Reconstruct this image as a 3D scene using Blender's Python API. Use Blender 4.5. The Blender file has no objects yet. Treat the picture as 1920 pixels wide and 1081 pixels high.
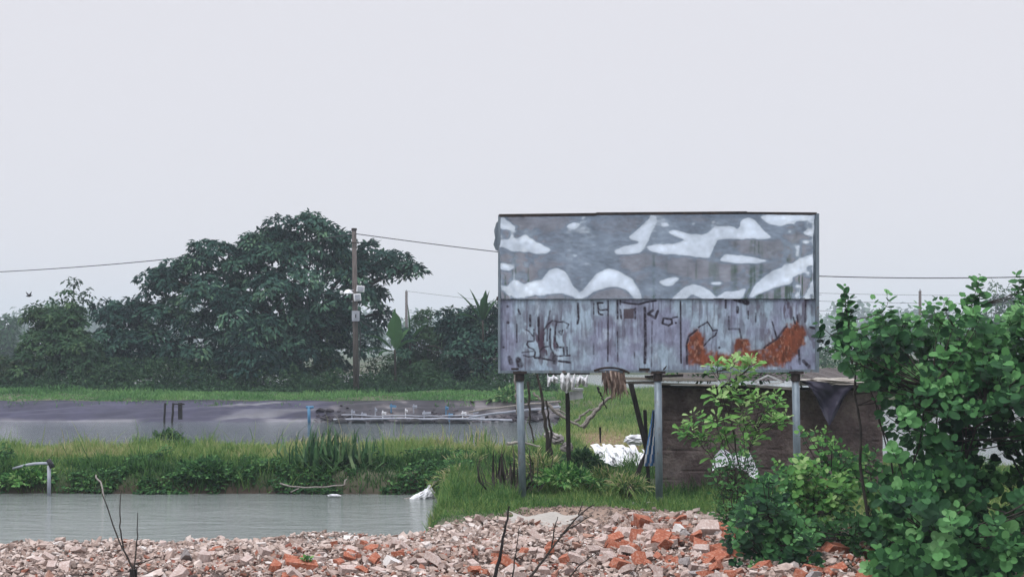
import bpy, math, random
import numpy as np
from mathutils import Vector, Matrix, Euler

# ---------------------------------------------------------------- camera, world, sun, exposure
SC = bpy.context.scene
COL = SC.collection
F_PX, CX, HZ, CAMZ = 2637.0, 960.0, 650.0, 2.9      # focal length / centre / horizon in photo pixels, eye height
cam = bpy.data.cameras.new("camera"); cam_ob = bpy.data.objects.new("camera", cam); COL.objects.link(cam_ob)
cam.sensor_width = 36.0; cam.lens = 36.0 * F_PX / 1920.0
cam.shift_y = (HZ - 540.5) / 1920.0
cam.clip_start = 0.1; cam.clip_end = 6000
cam_ob.location = (0, 0, CAMZ); cam_ob.rotation_euler = (math.radians(90), 0, 0)
SC.camera = cam_ob

SUN_EL, SUN_AZ = math.radians(60), math.radians(215)
w = bpy.data.worlds.new("World"); SC.world = w; w.use_nodes = True
nt = w.node_tree; nt.nodes.clear()
out = nt.nodes.new('ShaderNodeOutputWorld'); bg = nt.nodes.new('ShaderNodeBackground')
sky = nt.nodes.new('ShaderNodeTexSky'); sky.sky_type = 'NISHITA'; sky.sun_disc = False
sky.sun_elevation = SUN_EL; sky.sun_rotation = SUN_AZ; sky.dust_density = 4.0; sky.air_density = 1.0
tc = nt.nodes.new('ShaderNodeTexCoord'); sp = nt.nodes.new('ShaderNodeSeparateXYZ')
mr = nt.nodes.new('ShaderNodeMapRange'); mr.interpolation_type = 'SMOOTHSTEP'
mr.inputs[1].default_value = 0.22; mr.inputs[2].default_value = 1.0
mixc = nt.nodes.new('ShaderNodeMix'); mixc.data_type = 'RGBA'
mixc.inputs[6].default_value = (8.2, 8.1, 8.6, 1); mixc.inputs[7].default_value = (18, 18.5, 20.5, 1)
mixs = nt.nodes.new('ShaderNodeMix'); mixs.data_type = 'RGBA'; mixs.inputs[0].default_value = 0.06
nt.links.new(tc.outputs['Generated'], sp.inputs[0]); nt.links.new(sp.outputs[2], mr.inputs[0])
nt.links.new(mr.outputs[0], mixc.inputs[0]); nt.links.new(mixc.outputs[2], mixs.inputs[6])
nt.links.new(sky.outputs[0], mixs.inputs[7]); nt.links.new(mixs.outputs[2], bg.inputs[0])
bg.inputs[1].default_value = 0.1; nt.links.new(bg.outputs[0], out.inputs[0])

sl = bpy.data.lights.new("sun", 'SUN'); sl.energy = 1.4; sl.angle = math.radians(12); sl.color = (1, .96, .9)
so = bpy.data.objects.new("sun", sl); COL.objects.link(so)
so.rotation_euler = (math.radians(90) - SUN_EL, 0, math.radians(180) - SUN_AZ)

SC.view_settings.view_transform = 'Standard'; SC.view_settings.look = 'None'
SC.view_settings.exposure = 0.0; SC.view_settings.gamma = 1.0; SC.view_settings.use_curve_mapping = False
cy = SC.cycles
cy.max_bounces = 6; cy.diffuse_bounces = 2; cy.glossy_bounces = 3; cy.transmission_bounces = 3
cy.volume_bounces = 1; cy.transparent_max_bounces = 6; cy.use_denoising = True
cy.caustics_reflective = False; cy.caustics_refractive = False; cy.sample_clamp_indirect = 6

# ---------------------------------------------------------------- helpers
rng = np.random.default_rng(7); random.seed(7)
PI = math.pi
def at(px, py, Y):
    """world point at photo pixel (px, py) and distance Y from the camera"""
    return np.array([(px - CX) / F_PX * Y, Y, CAMZ - (py - HZ) / F_PX * Y])
def ss(a, b, x):
    t = np.clip((np.asarray(x, float) - a) / (b - a), 0, 1); return t * t * (3 - 2 * t)
def norm(v): return v / np.maximum(np.linalg.norm(v, axis=-1, keepdims=True), 1e-9)
def vnoise(x, y, s, seed=0):
    x = np.asarray(x, float) / s + 1000.3; y = np.asarray(y, float) / s + 1000.7
    r = np.random.default_rng(seed).random((256, 256))
    xi = np.floor(x).astype(int); yi = np.floor(y).astype(int); fx = x - xi; fy = y - yi
    fx = fx * fx * (3 - 2 * fx); fy = fy * fy * (3 - 2 * fy)
    a = r[xi % 256, yi % 256]; b = r[(xi + 1) % 256, yi % 256]; c = r[xi % 256, (yi + 1) % 256]; d = r[(xi + 1) % 256, (yi + 1) % 256]
    return (a * (1 - fx) + b * fx) * (1 - fy) + (c * (1 - fx) + d * fx) * fy
def fnoise(x, y, s, seed=0, o=4):
    t = 0; a = 1; A = 0
    for k in range(o):
        t = t + a * vnoise(x, y, s / 2 ** k, seed + k); A += a; a *= .5
    return t / A

ORG = {}
def _mesh(name, V, F, rnd=None, col=None, smooth=False):
    me = bpy.data.meshes.new(name)
    V = np.asarray(V, np.float32).reshape(-1, 3)
    Fs = F if isinstance(F, list) else [F]
    Fs = [np.asarray(f, np.int32) for f in Fs if len(f)]
    n = sum(len(f) for f in Fs); loops = np.concatenate([f.ravel() for f in Fs])
    sizes = np.concatenate([np.full(len(f), f.shape[1], np.int32) for f in Fs])
    starts = np.concatenate([[0], np.cumsum(sizes)[:-1]]).astype(np.int32)
    me.vertices.add(len(V)); me.vertices.foreach_set('co', V.ravel())
    me.loops.add(len(loops)); me.loops.foreach_set('vertex_index', loops)
    me.polygons.add(n); me.polygons.foreach_set('loop_start', starts)
    me.polygons.foreach_set('use_smooth', np.full(n, smooth))
    me.update(calc_edges=True)
    if rnd is not None:
        a = me.attributes.new('rnd', 'FLOAT', 'FACE' if len(rnd) == n else 'POINT'); a.data.foreach_set('value', np.asarray(rnd, np.float32))
    if col is not None:
        a = me.attributes.new('col', 'FLOAT_COLOR', 'POINT')
        c = np.ones((len(V), 4), np.float32); c[:, :3] = col; a.data.foreach_set('color', c.ravel())
    return me
def tag(o, label=None, cat=None, group=None, kind=None):
    for k, v in (('label', label), ('category', cat), ('group', group), ('kind', kind)):
        if v: o[k] = v
    return o
def mk(name, VF, mat, parent=None, label=None, cat=None, group=None, kind=None, rnd=None, col=None, smooth=False, org=None):
    V, F = VF[0], VF[1]
    if rnd is None and len(VF) > 2: rnd = VF[2]
    V = np.asarray(V, float).reshape(-1, 3)
    if parent is not None: o0 = ORG[parent.name]
    elif org is not None: o0 = np.array(org, float)
    elif kind in ('structure',): o0 = np.zeros(3)
    else:
        lo, hi = V.min(0), V.max(0); o0 = np.array([(lo[0] + hi[0]) / 2, (lo[1] + hi[1]) / 2, lo[2]])
    o = bpy.data.objects.new(name, _mesh(name, V - o0, F, rnd, col, smooth)); COL.objects.link(o)
    o.data.materials.append(mat)
    if parent is not None: o.parent = parent
    else: o.location = o0
    ORG[o.name] = o0
    return tag(o, label, cat, group, kind)
def empty(name, loc, label=None, cat=None, group=None, kind=None):
    o = bpy.data.objects.new(name, None); COL.objects.link(o); o.location = loc; o.empty_display_size = .2
    ORG[o.name] = np.array(loc, float); return tag(o, label, cat, group, kind)
def join(*parts):
    """join (V, F[, rnd]) tuples with quads/tris lists"""
    V = []; F = {}; off = 0; R = {}; has = all(len(p) > 2 for p in parts)
    for p in parts:
        v = np.asarray(p[0], float).reshape(-1, 3); V.append(v)
        fl = p[1] if isinstance(p[1], list) else [p[1]]; k0 = 0
        for f in fl:
            f = np.asarray(f, int)
            if not len(f): continue
            F.setdefault(f.shape[1], []).append(f + off)
            if has: R.setdefault(f.shape[1], []).append(np.asarray(p[2])[k0:k0 + len(f)])
            k0 += len(f)
        off += len(v)
    ks = sorted(F)
    res = (np.concatenate(V), [np.concatenate(F[k]) for k in ks])
    if has: res += (np.concatenate([np.concatenate(R[k]) for k in ks]),)
    return res
BOXF = np.array([[0, 3, 2, 1], [4, 5, 6, 7], [0, 1, 5, 4], [1, 2, 6, 5], [2, 3, 7, 6], [3, 0, 4, 7]])
def box(c, s, rz=0, rx=0, ry=0):
    h = np.array(s, float) / 2
    v = np.array([[-1, -1, -1], [1, -1, -1], [1, 1, -1], [-1, 1, -1], [-1, -1, 1], [1, -1, 1], [1, 1, 1], [-1, 1, 1]]) * h
    M = np.array(Euler((rx, ry, rz)).to_matrix()); return v @ M.T + np.array(c, float), BOXF
def beam(a, b, wd, th, up=(0, 0, 1)):
    a = np.array(a, float); b = np.array(b, float); d = norm(b - a); s = np.cross(d, up)
    if np.linalg.norm(s) < 1e-3: s = np.cross(d, (0, 1, 0))
    s = norm(s); u = np.cross(s, d); v = []
    for p in (a, b):
        for i, j in ((-1, -1), (1, -1), (1, 1), (-1, 1)): v.append(p + s * i * wd / 2 + u * j * th / 2)
    return np.array(v), BOXF
def tube(pts, rad, n=8, caps=True, jit=0):
    pts = np.array(pts, float); m = len(pts); rad = np.broadcast_to(np.array(rad, float), (m,))
    T = np.gradient(pts, axis=0); T = norm(T)
    ref = np.array([0, 0, 1.]) if abs(T[0][2]) < .9 else np.array([1., 0, 0])
    A = norm(np.cross(T, ref)); B = np.cross(T, A)
    an = np.arange(n) / n * 2 * PI
    V = pts[:, None] + rad[:, None, None] * (np.cos(an)[None, :, None] * A[:, None] + np.sin(an)[None, :, None] * B[:, None])
    if jit: V = V + rng.normal(0, jit, V.shape)
    V = V.reshape(-1, 3); q = []
    i = np.arange(m - 1)[:, None] * n + np.arange(n)[None]; j = np.arange(m - 1)[:, None] * n + (np.arange(n)[None] + 1) % n
    q = np.stack([i, j, j + n, i + n], -1).reshape(-1, 4)
    F = [q]
    if caps:
        c0 = len(V); V = np.vstack([V, pts[0], pts[-1]]); k = np.arange(n); kn = (k + 1) % n
        F.append(np.vstack([np.stack([kn, k, np.full(n, c0)], -1), np.stack([k + (m - 1) * n, kn + (m - 1) * n, np.full(n, c0 + 1)], -1)]))
    return V, F
def lerp_path(pts, n, wob=0):
    pts = np.array(pts, float); t = np.linspace(0, len(pts) - 1, n); i = np.clip(t.astype(int), 0, len(pts) - 2); f = (t - i)[:, None]
    P = pts[i] * (1 - f) + pts[i + 1] * f
    for _ in range(2): P[1:-1] = (P[:-2] + 2 * P[1:-1] + P[2:]) / 4
    if wob: P[1:-1] += rng.normal(0, wob, P[1:-1].shape)
    return P
def lathe(prof, n=12, c=(0, 0, 0)):
    prof = np.array(prof, float); an = np.arange(n) / n * 2 * PI
    V = np.stack([prof[:, 0][:, None] * np.cos(an), prof[:, 0][:, None] * np.sin(an), np.repeat(prof[:, 1][:, None], n, 1)], -1).reshape(-1, 3) + np.array(c)
    m = len(prof); i = np.arange(m - 1)[:, None] * n + np.arange(n)[None]; j = np.arange(m - 1)[:, None] * n + (np.arange(n)[None] + 1) % n
    return V, np.stack([i, j, j + n, i + n], -1).reshape(-1, 4)
def grid_faces(nu, nv):
    i = np.arange(nu - 1)[:, None] * nv + np.arange(nv - 1)[None]
    return np.stack([i, i + nv, i + nv + 1, i + 1], -1).reshape(-1, 4)

# leaf templates: local (along, across, lift)
LEAF = {
 'lance': (np.array([[0, 0, 0], [.35, .5, .04], [.4, 0, .1], [.35, -.5, .04], [1, 0, -.12]]), [np.array([[0, 2, 1], [0, 3, 2], [1, 2, 4], [2, 3, 4]])]),
 'dia': (np.array([[0, 0, 0], [.45, .5, .05], [1, 0, -.1], [.45, -.5, .05]]), [np.array([[0, 3, 2, 1]])]),
 'round': (np.array([[.0, 0, .0], [-.12, .25, .03], [.12, .5, .05], [.55, .50, .04], [.84, .33, -.02], [.98, 0, -.10],
                     [.84, -.33, -.02], [.55, -.50, .04], [.12, -.5, .05], [-.12, -.25, .03], [.5, 0, -.05]]),
           [np.array([[0, 10, 2, 1], [10, 4, 3, 2], [0, 9, 8, 10], [10, 8, 7, 6]]), np.array([[10, 5, 4], [10, 6, 5]])]),
 'obov': (np.array([[0, 0, 0], [.4, .32, .05], [.8, .45, 0], [1, 0, -.12], [.8, -.45, 0], [.4, -.32, .05], [.5, 0, -.03]]),
          [np.array([[0, 6, 2, 1], [0, 5, 4, 6]]), np.array([[6, 3, 2], [6, 4, 3]])]),
 'blade': (np.array([[0, .5, 0], [0, -.5, 0], [.5, .42, .10], [.5, -.42, .10], [.85, .2, .02], [.85, -.2, .02], [1, 0, -.12]]),
           [np.array([[0, 1, 3, 2], [2, 3, 5, 4]]), np.array([[4, 5, 6]])]),
}
def leaves(P, D, N, L, W, shape, rnd=None, curl=1.0):
    P = np.asarray(P, float); n = len(P); D = norm(np.asarray(D, float)); S = norm(np.cross(N, D)); N = np.cross(D, S)
    tv, tf = LEAF[shape]; L = np.broadcast_to(L, n)[:, None, None]; W = np.broadcast_to(W, n)[:, None, None]
    V = P[:, None] + tv[None, :, :1] * L * D[:, None] + tv[None, :, 1:2] * W * S[:, None] + tv[None, :, 2:] * L * curl * N[:, None]
    F = []; R = []; rnd = rng.random(n) if rnd is None else rnd
    for f in tf:
        F.append((np.arange(n)[:, None, None] * len(tv) + f[None]).reshape(-1, f.shape[1])); R.append(np.repeat(rnd, len(f)))
    # keep order consistent with join (ascending size)
    o = sorted(range(len(F)), key=lambda k: F[k].shape[1])
    return V.reshape(-1, 3), [F[k] for k in o], np.concatenate([R[k] for k in o])
def rdir(n): return norm(rng.normal(size=(n, 3)))

# ---------------------------------------------------------------- materials
def srgb(r, g, b): return tuple(((c / 255) / 12.92 if c / 255 <= .04045 else ((c / 255 + .055) / 1.055) ** 2.4) for c in (r, g, b))
def newmat(name):
    m = bpy.data.materials.new(name); m.use_nodes = True; n = m.node_tree
    return m, n, n.nodes['Principled BSDF'], n.nodes['Material Output']
def ramp(n, stops, fac):
    r = n.nodes.new('ShaderNodeValToRGB'); e = r.color_ramp.elements
    while len(e) < len(stops): e.new(.5)
    for k, (p, c) in enumerate(stops): e[k].position = p; e[k].color = (*c, 1)
    n.links.new(fac, r.inputs[0]); return r.outputs[0]
def noise(n, scale, detail=4, rough=.55, vec=None, dist=0, stretch=None):
    t = n.nodes.new('ShaderNodeTexNoise'); t.inputs['Scale'].default_value = scale; t.inputs['Detail'].default_value = detail
    t.inputs['Roughness'].default_value = rough; t.inputs['Distortion'].default_value = dist
    c = n.nodes.new('ShaderNodeTexCoord'); src = c.outputs['Object']
    if stretch:
        mp = n.nodes.new('ShaderNodeMapping'); mp.inputs['Scale'].default_value = stretch; n.links.new(src, mp.inputs[0]); src = mp.outputs[0]
    n.links.new(src, t.inputs['Vector']); return t.outputs[0]
def bump(n, b, h, strength=.3, dist=.02):
    k = n.nodes.new('ShaderNodeBump'); k.inputs['Strength'].default_value = strength; k.inputs['Distance'].default_value = dist
    n.links.new(h, k.inputs['Height']); n.links.new(k.outputs[0], b.inputs['Normal']); return k
def simple(name, stops, scale=6, rough=.8, metal=0, bs=.3, bd=.01, stretch=None, detail=5, spec=.3):
    m, n, b, o = newmat(name); f = noise(n, scale, detail, stretch=stretch)
    n.links.new(ramp(n, stops, f), b.inputs['Base Color']); b.inputs['Roughness'].default_value = rough
    b.inputs['Metallic'].default_value = metal; b.inputs['Specular IOR Level'].default_value = spec
    f2 = noise(n, scale * 5, 4, stretch=stretch); bump(n, b, f2, bs, bd); return m
def leafmat(name, stops, transl=.3, rough=.5, spec=.25, nscale=None):
    spec = spec * .4; rough = .6
    m, n, b, o = newmat(name)
    a = n.nodes.new('ShaderNodeAttribute'); a.attribute_name = 'rnd'
    c = ramp(n, stops, a.outputs['Fac'])
    n.links.new(c, b.inputs['Base Color']); b.inputs['Roughness'].default_value = rough; b.inputs['Specular IOR Level'].default_value = spec
    t = n.nodes.new('ShaderNodeBsdfTranslucent'); n.links.new(c, t.inputs[0])
    mx = n.nodes.new('ShaderNodeMixShader'); mx.inputs[0].default_value = transl
    n.links.new(b.outputs[0], mx.inputs[1]); n.links.new(t.outputs[0], mx.inputs[2]); n.links.new(mx.outputs[0], o.inputs[0]); return m
M = {}
M['big_leaf'] = leafmat('dark_tree_leaf', [(0, (.007, .026, .025)), (.45, (.026, .078, .062)), (.8, (.08, .175, .115)), (1, (.15, .27, .15))], .2, .45, .35)
M['mid_leaf'] = leafmat('mid_tree_leaf', [(0, (.025, .06, .035)), (.6, (.05, .115, .055)), (1, (.11, .19, .08))], .3)
M['olive_leaf'] = leafmat('olive_leaf', [(0, (.03, .05, .03)), (.6, (.07, .10, .05)), (1, (.13, .16, .09))], .3)
M['banana'] = leafmat('banana_leaf', [(0, (.02, .05, .03)), (.6, (.045, .12, .045)), (1, (.09, .2, .07))], .35, .4, .4)
M['hib'] = leafmat('broad_round_leaf', [(0, (.008, .032, .016)), (.4, (.030, .105, .036)), (.72, (.10, .27, .085)), (.985, (.22, .44, .18)), (1, (.34, .38, .13))], .22, .42, .4)
M['sap'] = leafmat('sapling_leaf', [(0, (.02, .08, .028)), (.45, (.075, .22, .06)), (.8, (.20, .42, .11)), (1, (.42, .58, .26))], .3, .42, .4)
M['grass'] = leafmat('grass_blade', [(0, (.03, .08, .03)), (.28, (.09, .20, .06)), (.55, (.22, .32, .10)), (.8, (.38, .38, .18)), (1, (.50, .42, .28))], .35, .6, .2)
M['fargrass'] = leafmat('bank_grass_blade', [(0, (.04, .105, .045)), (.5, (.11, .25, .085)), (.85, (.20, .36, .13)), (1, (.32, .40, .2))], .3, .6, .2)
M['drygrass'] = leafmat('dry_grass_blade', [(0, (.10, .13, .06)), (.5, (.22, .19, .11)), (1, (.34, .27, .17))], .3, .7, .1)
M['weed'] = leafmat('creeper_leaf', [(0, (.014, .045, .02)), (.6, (.04, .12, .04)), (1, (.13, .28, .09))], .25)
M['cane'] = leafmat('cane_leaf', [(0, (.02, .055, .03)), (.5, (.05, .13, .05)), (.9, (.12, .22, .09)), (1, (.32, .36, .22))], .25, .4, .4)
M['straw'] = leafmat('dead_leaf', [(0, (.06, .045, .04)), (.5, (.24, .17, .14)), (1, (.50, .40, .34))], .15, .8, .1)
M['bark'] = simple('dark_bark', [(.3, (.02, .018, .016)), (.7, (.07, .06, .05))], 4, .9, stretch=(4, 4, .6))
M['paletwig'] = simple('pale_dead_wood', [(.3, (.16, .14, .13)), (.7, (.34, .31, .28))], 12, .9, stretch=(3, 3, 1))
M['darkwood'] = simple('black_wet_wood', [(.3, (.008, .008, .008)), (.7, (.035, .03, .028))], 8, .85, stretch=(5, 5, .6))
M['pole'] = simple('weathered_concrete_pole', [(.3, (.085, .07, .065)), (.7, (.15, .13, .12))], 3, .9, stretch=(4, 4, .8))
M['steelpost'] = simple('grey_blue_painted_steel', [(.25, (.12, .155, .19)), (.5, (.19, .235, .275)), (.75, (.25, .30, .34))], 5, .5, .35, .15, .003, (3, 3, .7))
m = M['steelpost']; n = m.node_tree; b = n.nodes['Principled BSDF']; cur = b.inputs['Base Color'].links[0].from_socket
mx = n.nodes.new('ShaderNodeMix'); mx.data_type = 'RGBA'; n.links.new(cur, mx.inputs[6]); mx.inputs[7].default_value = (.13, .075, .05, 1)
n.links.new(ramp(n, [(.56, (0, 0, 0)), (.66, (.75, .75, .75))], noise(n, 3.2, 6, .7, stretch=(2, 2, .8))), mx.inputs[0]); n.links.new(mx.outputs[2], b.inputs['Base Color'])
M['blackiron'] = simple('rusty_black_iron', [(.3, (.012, .012, .014)), (.7, (.05, .035, .03))], 10, .8)
M['white_plastic'] = simple('white_plastic', [(.28, (.34, .33, .33)), (.42, (.66, .67, .70)), (.6, (.84, .85, .88))], 5, .45, bs=.3)
M['grey_plastic'] = simple('grey_plastic', [(.3, (.28, .3, .36)), (.7, (.42, .44, .5))], 4, .5, bs=.1)
M['blue_cloth'] = simple('blue_cloth', [(.35, (.05, .14, .36)), (.6, (.09, .24, .5))], 3, .8)
M['blue_pipe'] = simple('blue_pipe', [(.3, (.05, .16, .3)), (.7, (.1, .26, .42))], 3, .5)
M['black_float'] = simple('black_float', [(.3, (.012, .012, .016)), (.7, (.03, .03, .036))], 3, .5)
M['tarp'] = simple('dark_purple_tarp', [(.3, (.028, .026, .045)), (.7, (.06, .055, .09))], 2, .45, bs=.4, bd=.02)
M['cable'] = simple('black_cable', [(.3, (.03, .03, .035)), (.7, (.05, .05, .055))], 3, .7)
M['soil'] = simple('red_brown_soil', [(.25, (.10, .075, .06)), (.5, (.20, .155, .13)), (.75, (.30, .24, .21))], 3, .95, bs=.6, bd=.03)
M['plank'] = simple('bleached_plank', [(.3, (.32, .29, .26)), (.7, (.5, .47, .43))], 8, .85, stretch=(1, 8, 8))
M['facade'] = simple('blue_grey_plaster', [(.3, (.24, .30, .36)), (.7, (.33, .40, .47))], .6, .9)
M['darkstone'] = simple('dark_wet_stone', [(.3, (.02, .018, .024)), (.55, (.07, .06, .07)), (.72, (.26, .24, .26))], 1.2, .9)
M['bird'] = simple('dark_feathers', [(.3, (.02, .02, .025)), (.7, (.06, .055, .06))], 30, .8)
M['tin'] = simple('rusty_roof_tin', [(.3, (.035, .03, .03)), (.5, (.07, .055, .05)), (.7, (.16, .14, .14))], 3, .6, .2, stretch=(1, 6, 1))

# lower hut wall: stained cement and mud render
m, n, b, o = newmat('stained_brown_wall')
f = noise(n, 1.3, 6, .65); f2 = noise(n, 5, 6, .7, stretch=(1, 1, 2.4)); f3 = noise(n, 22, 4)
mx = n.nodes.new('ShaderNodeMix'); mx.data_type = 'RGBA'; mx.blend_type = 'MULTIPLY'; mx.inputs[0].default_value = .85
n.links.new(ramp(n, [(.3, (.07, .052, .052)), (.5, (.15, .112, .108)), (.66, (.30, .25, .235))], f), mx.inputs[6])
n.links.new(ramp(n, [(.3, (.45, .42, .42)), (.55, (.9, .88, .86)), (.75, (1, 1, 1))], f2), mx.inputs[7])
n.links.new(mx.outputs[2], b.inputs['Base Color']); b.inputs['Roughness'].default_value = .95; bump(n, b, f3, .8, .03); M['wall'] = m

# painted-by-attribute material for weathered sheets
def colmat(name, rough, metal, bs=.2, rattr=False, scale=25, stretch=(1, 1, 1), spec=.5, lo=.8):
    m, n, b, o = newmat(name); a = n.nodes.new('ShaderNodeAttribute'); a.attribute_name = 'col'
    f = noise(n, scale, 5, .6, stretch=stretch)
    mx = n.nodes.new('ShaderNodeMix'); mx.data_type = 'RGBA'; mx.blend_type = 'MULTIPLY'; mx.inputs[0].default_value = 1
    n.links.new(a.outputs['Color'], mx.inputs[6]); n.links.new(ramp(n, [(.3, (lo, lo, lo)), (.7, (1.1, 1.1, 1.1))], f), mx.inputs[7])
    n.links.new(mx.outputs[2], b.inputs['Base Color']); b.inputs['Roughness'].default_value = rough; b.inputs['Metallic'].default_value = metal
    b.inputs['Specular IOR Level'].default_value = spec
    bump(n, b, noise(n, scale * 1.5, 3, stretch=stretch), bs, .002); return m
M['lower_sheet'] = colmat('weathered_sheet', .62, .15, .4, stretch=(6, 6, .6), scale=3, spec=.4)
M['zinc'] = colmat('shiny_galvanised_sheet', .15, .88, .03, scale=4, stretch=(1, 1, 1), lo=.98)
M['liner'] = colmat('plastic_liner', .5, 0, .3, scale=2, spec=.3)

# ground: mix of soil types chosen by the vertex colour
M['ground'] = colmat('ground_earth', .95, 0, .8, scale=3, spec=.1)
# water
for nm_, bc_, ro_, bd_ in (('water', (.19, .215, .205, 1), .09, .042), ('calm_water', (.115, .14, .145, 1), .06, .026)):
    m, n, b, o = newmat(nm_)
    b.inputs['Base Color'].default_value = bc_; b.inputs['Roughness'].default_value = ro_; b.inputs['IOR'].default_value = 1.38
    b.inputs['Specular IOR Level'].default_value = .6
    f = noise(n, 1.1, 5, .62, stretch=(.5, 1.5, 1), dist=1.2); f2 = noise(n, 8, 3, .6, stretch=(.5, 1.6, 1))
    ad = n.nodes.new('ShaderNodeMath'); ad.operation = 'MULTIPLY_ADD'; n.links.new(f2, ad.inputs[0]); ad.inputs[1].default_value = .35; n.links.new(f, ad.inputs[2])
    bump(n, b, ad.outputs[0], 1.0, bd_); M[nm_] = m
# rubble
m, n, b, o = newmat('rubble_fragments')
a = n.nodes.new('ShaderNodeAttribute'); a.attribute_name = 'rnd'
c = ramp(n, [(0, (.16, .11, .10)), (.14, (.30, .215, .175)), (.4, (.47, .365, .315)), (.62, (.60, .50, .445)), (.74, (.74, .70, .67)), (.8, (.40, .24, .18)), (.9, (.36, .14, .09)), (1, (.24, .075, .05))], a.outputs['Fac'])
mx = n.nodes.new('ShaderNodeMix'); mx.data_type = 'RGBA'; mx.blend_type = 'MULTIPLY'; mx.inputs[0].default_value = 1
n.links.new(c, mx.inputs[6]); n.links.new(ramp(n, [(.3, (.62, .6, .6)), (.65, (1.1, 1.1, 1.1))], noise(n, 14, 5, .65)), mx.inputs[7])
n.links.new(mx.outputs[2], b.inputs['Base Color']); b.inputs['Roughness'].default_value = .92; bump(n, b, noise(n, 60, 4), .6, .006); M['rubble'] = m
M['brick'] = simple('broken_red_brick', [(.3, (.27, .08, .05)), (.5, (.40, .135, .075)), (.68, (.48, .27, .21))], 9, .93, bs=.6)
M['paleb'] = simple('mortar_covered_brick', [(.3, (.40, .28, .24)), (.55, (.54, .44, .40)), (.7, (.66, .59, .55))], 9, .93, bs=.6)
M['greyc'] = simple('grey_concrete_lump', [(.3, (.22, .2, .2)), (.6, (.40, .37, .36)), (.75, (.55, .53, .52))], 9, .93, bs=.6)
M['whitet'] = simple('white_tile', [(.3, (.66, .62, .6)), (.7, (.8, .78, .75))], 5, .5, bs=.2)

# ---------------------------------------------------------------- terrain
def crest(x): return 20.5 - 1.5 * ss(-4.0, -8.0, x) + 1.7 * ss(-1.8, -.6, x) + .25 * (vnoise(x, 0 * x, 1.3, 5) - .5)
def fpond_edge(y): return 0.3 + (y - 42) * .09
def hgt(x, y):
    x = np.asarray(x, float); y = np.asarray(y, float)
    n1 = fnoise(x, y, 5, 11) - .5; n2 = fnoise(x, y, 1.2, 21) - .5
    z = .22 * n1 + .12 * n2 * (y < 100)
    z = z + 1.35 * (1 - ss(7, 14.5, y))                                         # road embankment
    z = z * (1 - .5 * ss(85, 120, y))
    z = z + .04 * ss(15, 19, y) * (1 - ss(19.5, 20.5, y)) * (x < 4)
    z = z + .16 * np.exp(-(((x - 1.3) / 1.5) ** 2 + ((y - 23.6) / 1.3) ** 2))    # soil heap beside the rubble
    z = z + .16 * np.exp(-(((x - 2.6) / 1.0) ** 2 + ((y - 20.8) / 1.6) ** 2))
    # near pond
    c = crest(x)
    mN = ss(c + .2, c + 1.3, y) * (1 - ss(32.0 + n1 * .9, 33.2 + n1 * .9, y)) * (1 - ss(-2.1 + n1 * .4, -1.2 + n1 * .4, x))
    z = z * (1 - mN) - 1.3 * mN
    # berm between the ponds: a little higher
    z = z + .12 * ss(33, 34.5, y) * (1 - ss(38, 41, y)) * (1 - ss(-1, 3, x))
    # far pond
    mF = ss(39.2, 41.5, y) * (1 - ss(63.2, 65.6, y)) * (1 - ss(-.6, .7, x - fpond_edge(y)))
    z = z * (1 - mF) - 1.5 * mF
    z = z + (.42 + .25 * (fnoise(x, y, 6, 41) - .5) + .12 * (vnoise(x, y, 1.1, 43) - .5)) * ss(64.6, 66.3, y) * (1 - ss(88, 93, y)) * (1 - ss(2, 8, x))
    # ponds beyond the trees and on the right
    mB = ss(93, 96, y) * (1 - ss(170, 176, y)); z = z * (1 - mB) - 1.5 * mB
    mR = ss(34, 37, y) * (1 - ss(84, 87, y)) * ss(9, 11, x) * (1 - ss(75, 80, x)); z = z * (1 - mR) - 1.5 * mR
    return z
def axis(lo, hi, st, fine_lo, fine_hi, far):
    a = np.arange(fine_lo, fine_hi, st); L = [fine_lo]; s = st
    while L[-1] > lo: s *= 1.25; L.append(L[-1] - s)
    R = [a[-1]]; s = st
    while R[-1] < hi: s *= 1.25; R.append(R[-1] + s)
    return np.concatenate([L[:0:-1], a, R[1:]])
xs = axis(-1100, 1100, .3, -30, 26, 0); ys = axis(-120, 1350, .3, 12, 97, 0)
X, Yg = np.meshgrid(xs, ys, indexing='ij'); Z = hgt(X, Yg)
nz = fnoise(X, Yg, 2.5, 31); nz2 = fnoise(X, Yg, .7, 33)
soil = np.array([.24, .19, .165]); green = np.array([.05, .085, .035]); mud = np.array([.06, .045, .035]); rub = np.array([.17, .125, .105])
g = ss(.35, .6, nz)[..., None]; colr = green * (1 - .35 * g) + soil * .35 * g
rb = ((1 - ss(-.2, .6, Yg - crest(X))) * ss(13, 15, Yg) * (1 - ss(3.4, 4.6, X)))[..., None]
colr = colr * (1 - rb) + rub * (.7 + .5 * nz2[..., None]) * rb
sh = np.exp(-(((X - 1.3) / 1.7) ** 2 + ((Yg - 23.2) / 1.4) ** 2)); sh = ss(.3, .6, sh + .25 * (nz2 - .5))[..., None]
colr = colr * (1 - sh) + np.array([.31, .225, .18]) * (.75 + .5 * nz2[..., None]) * sh
dr = ss(.35, .7, np.exp(-(((X - 2.9) / 1.2) ** 2 + ((Yg - 42) / 7) ** 2)) + .3 * (nz2 - .5))[..., None]
colr = colr * (1 - dr) + np.array([.20, .13, .09]) * dr
vg = ((1 - ss(15.5, 18.5, Yg)) * (Yg > -40))[..., None]; colr = colr * (1 - vg) + np.array([.17, .15, .155]) * (.75 + .5 * nz2[..., None]) * vg
lowm = (1 - ss(-.45, -.1, Z))[..., None]; colr = colr * (1 - lowm) + mud * lowm
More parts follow.
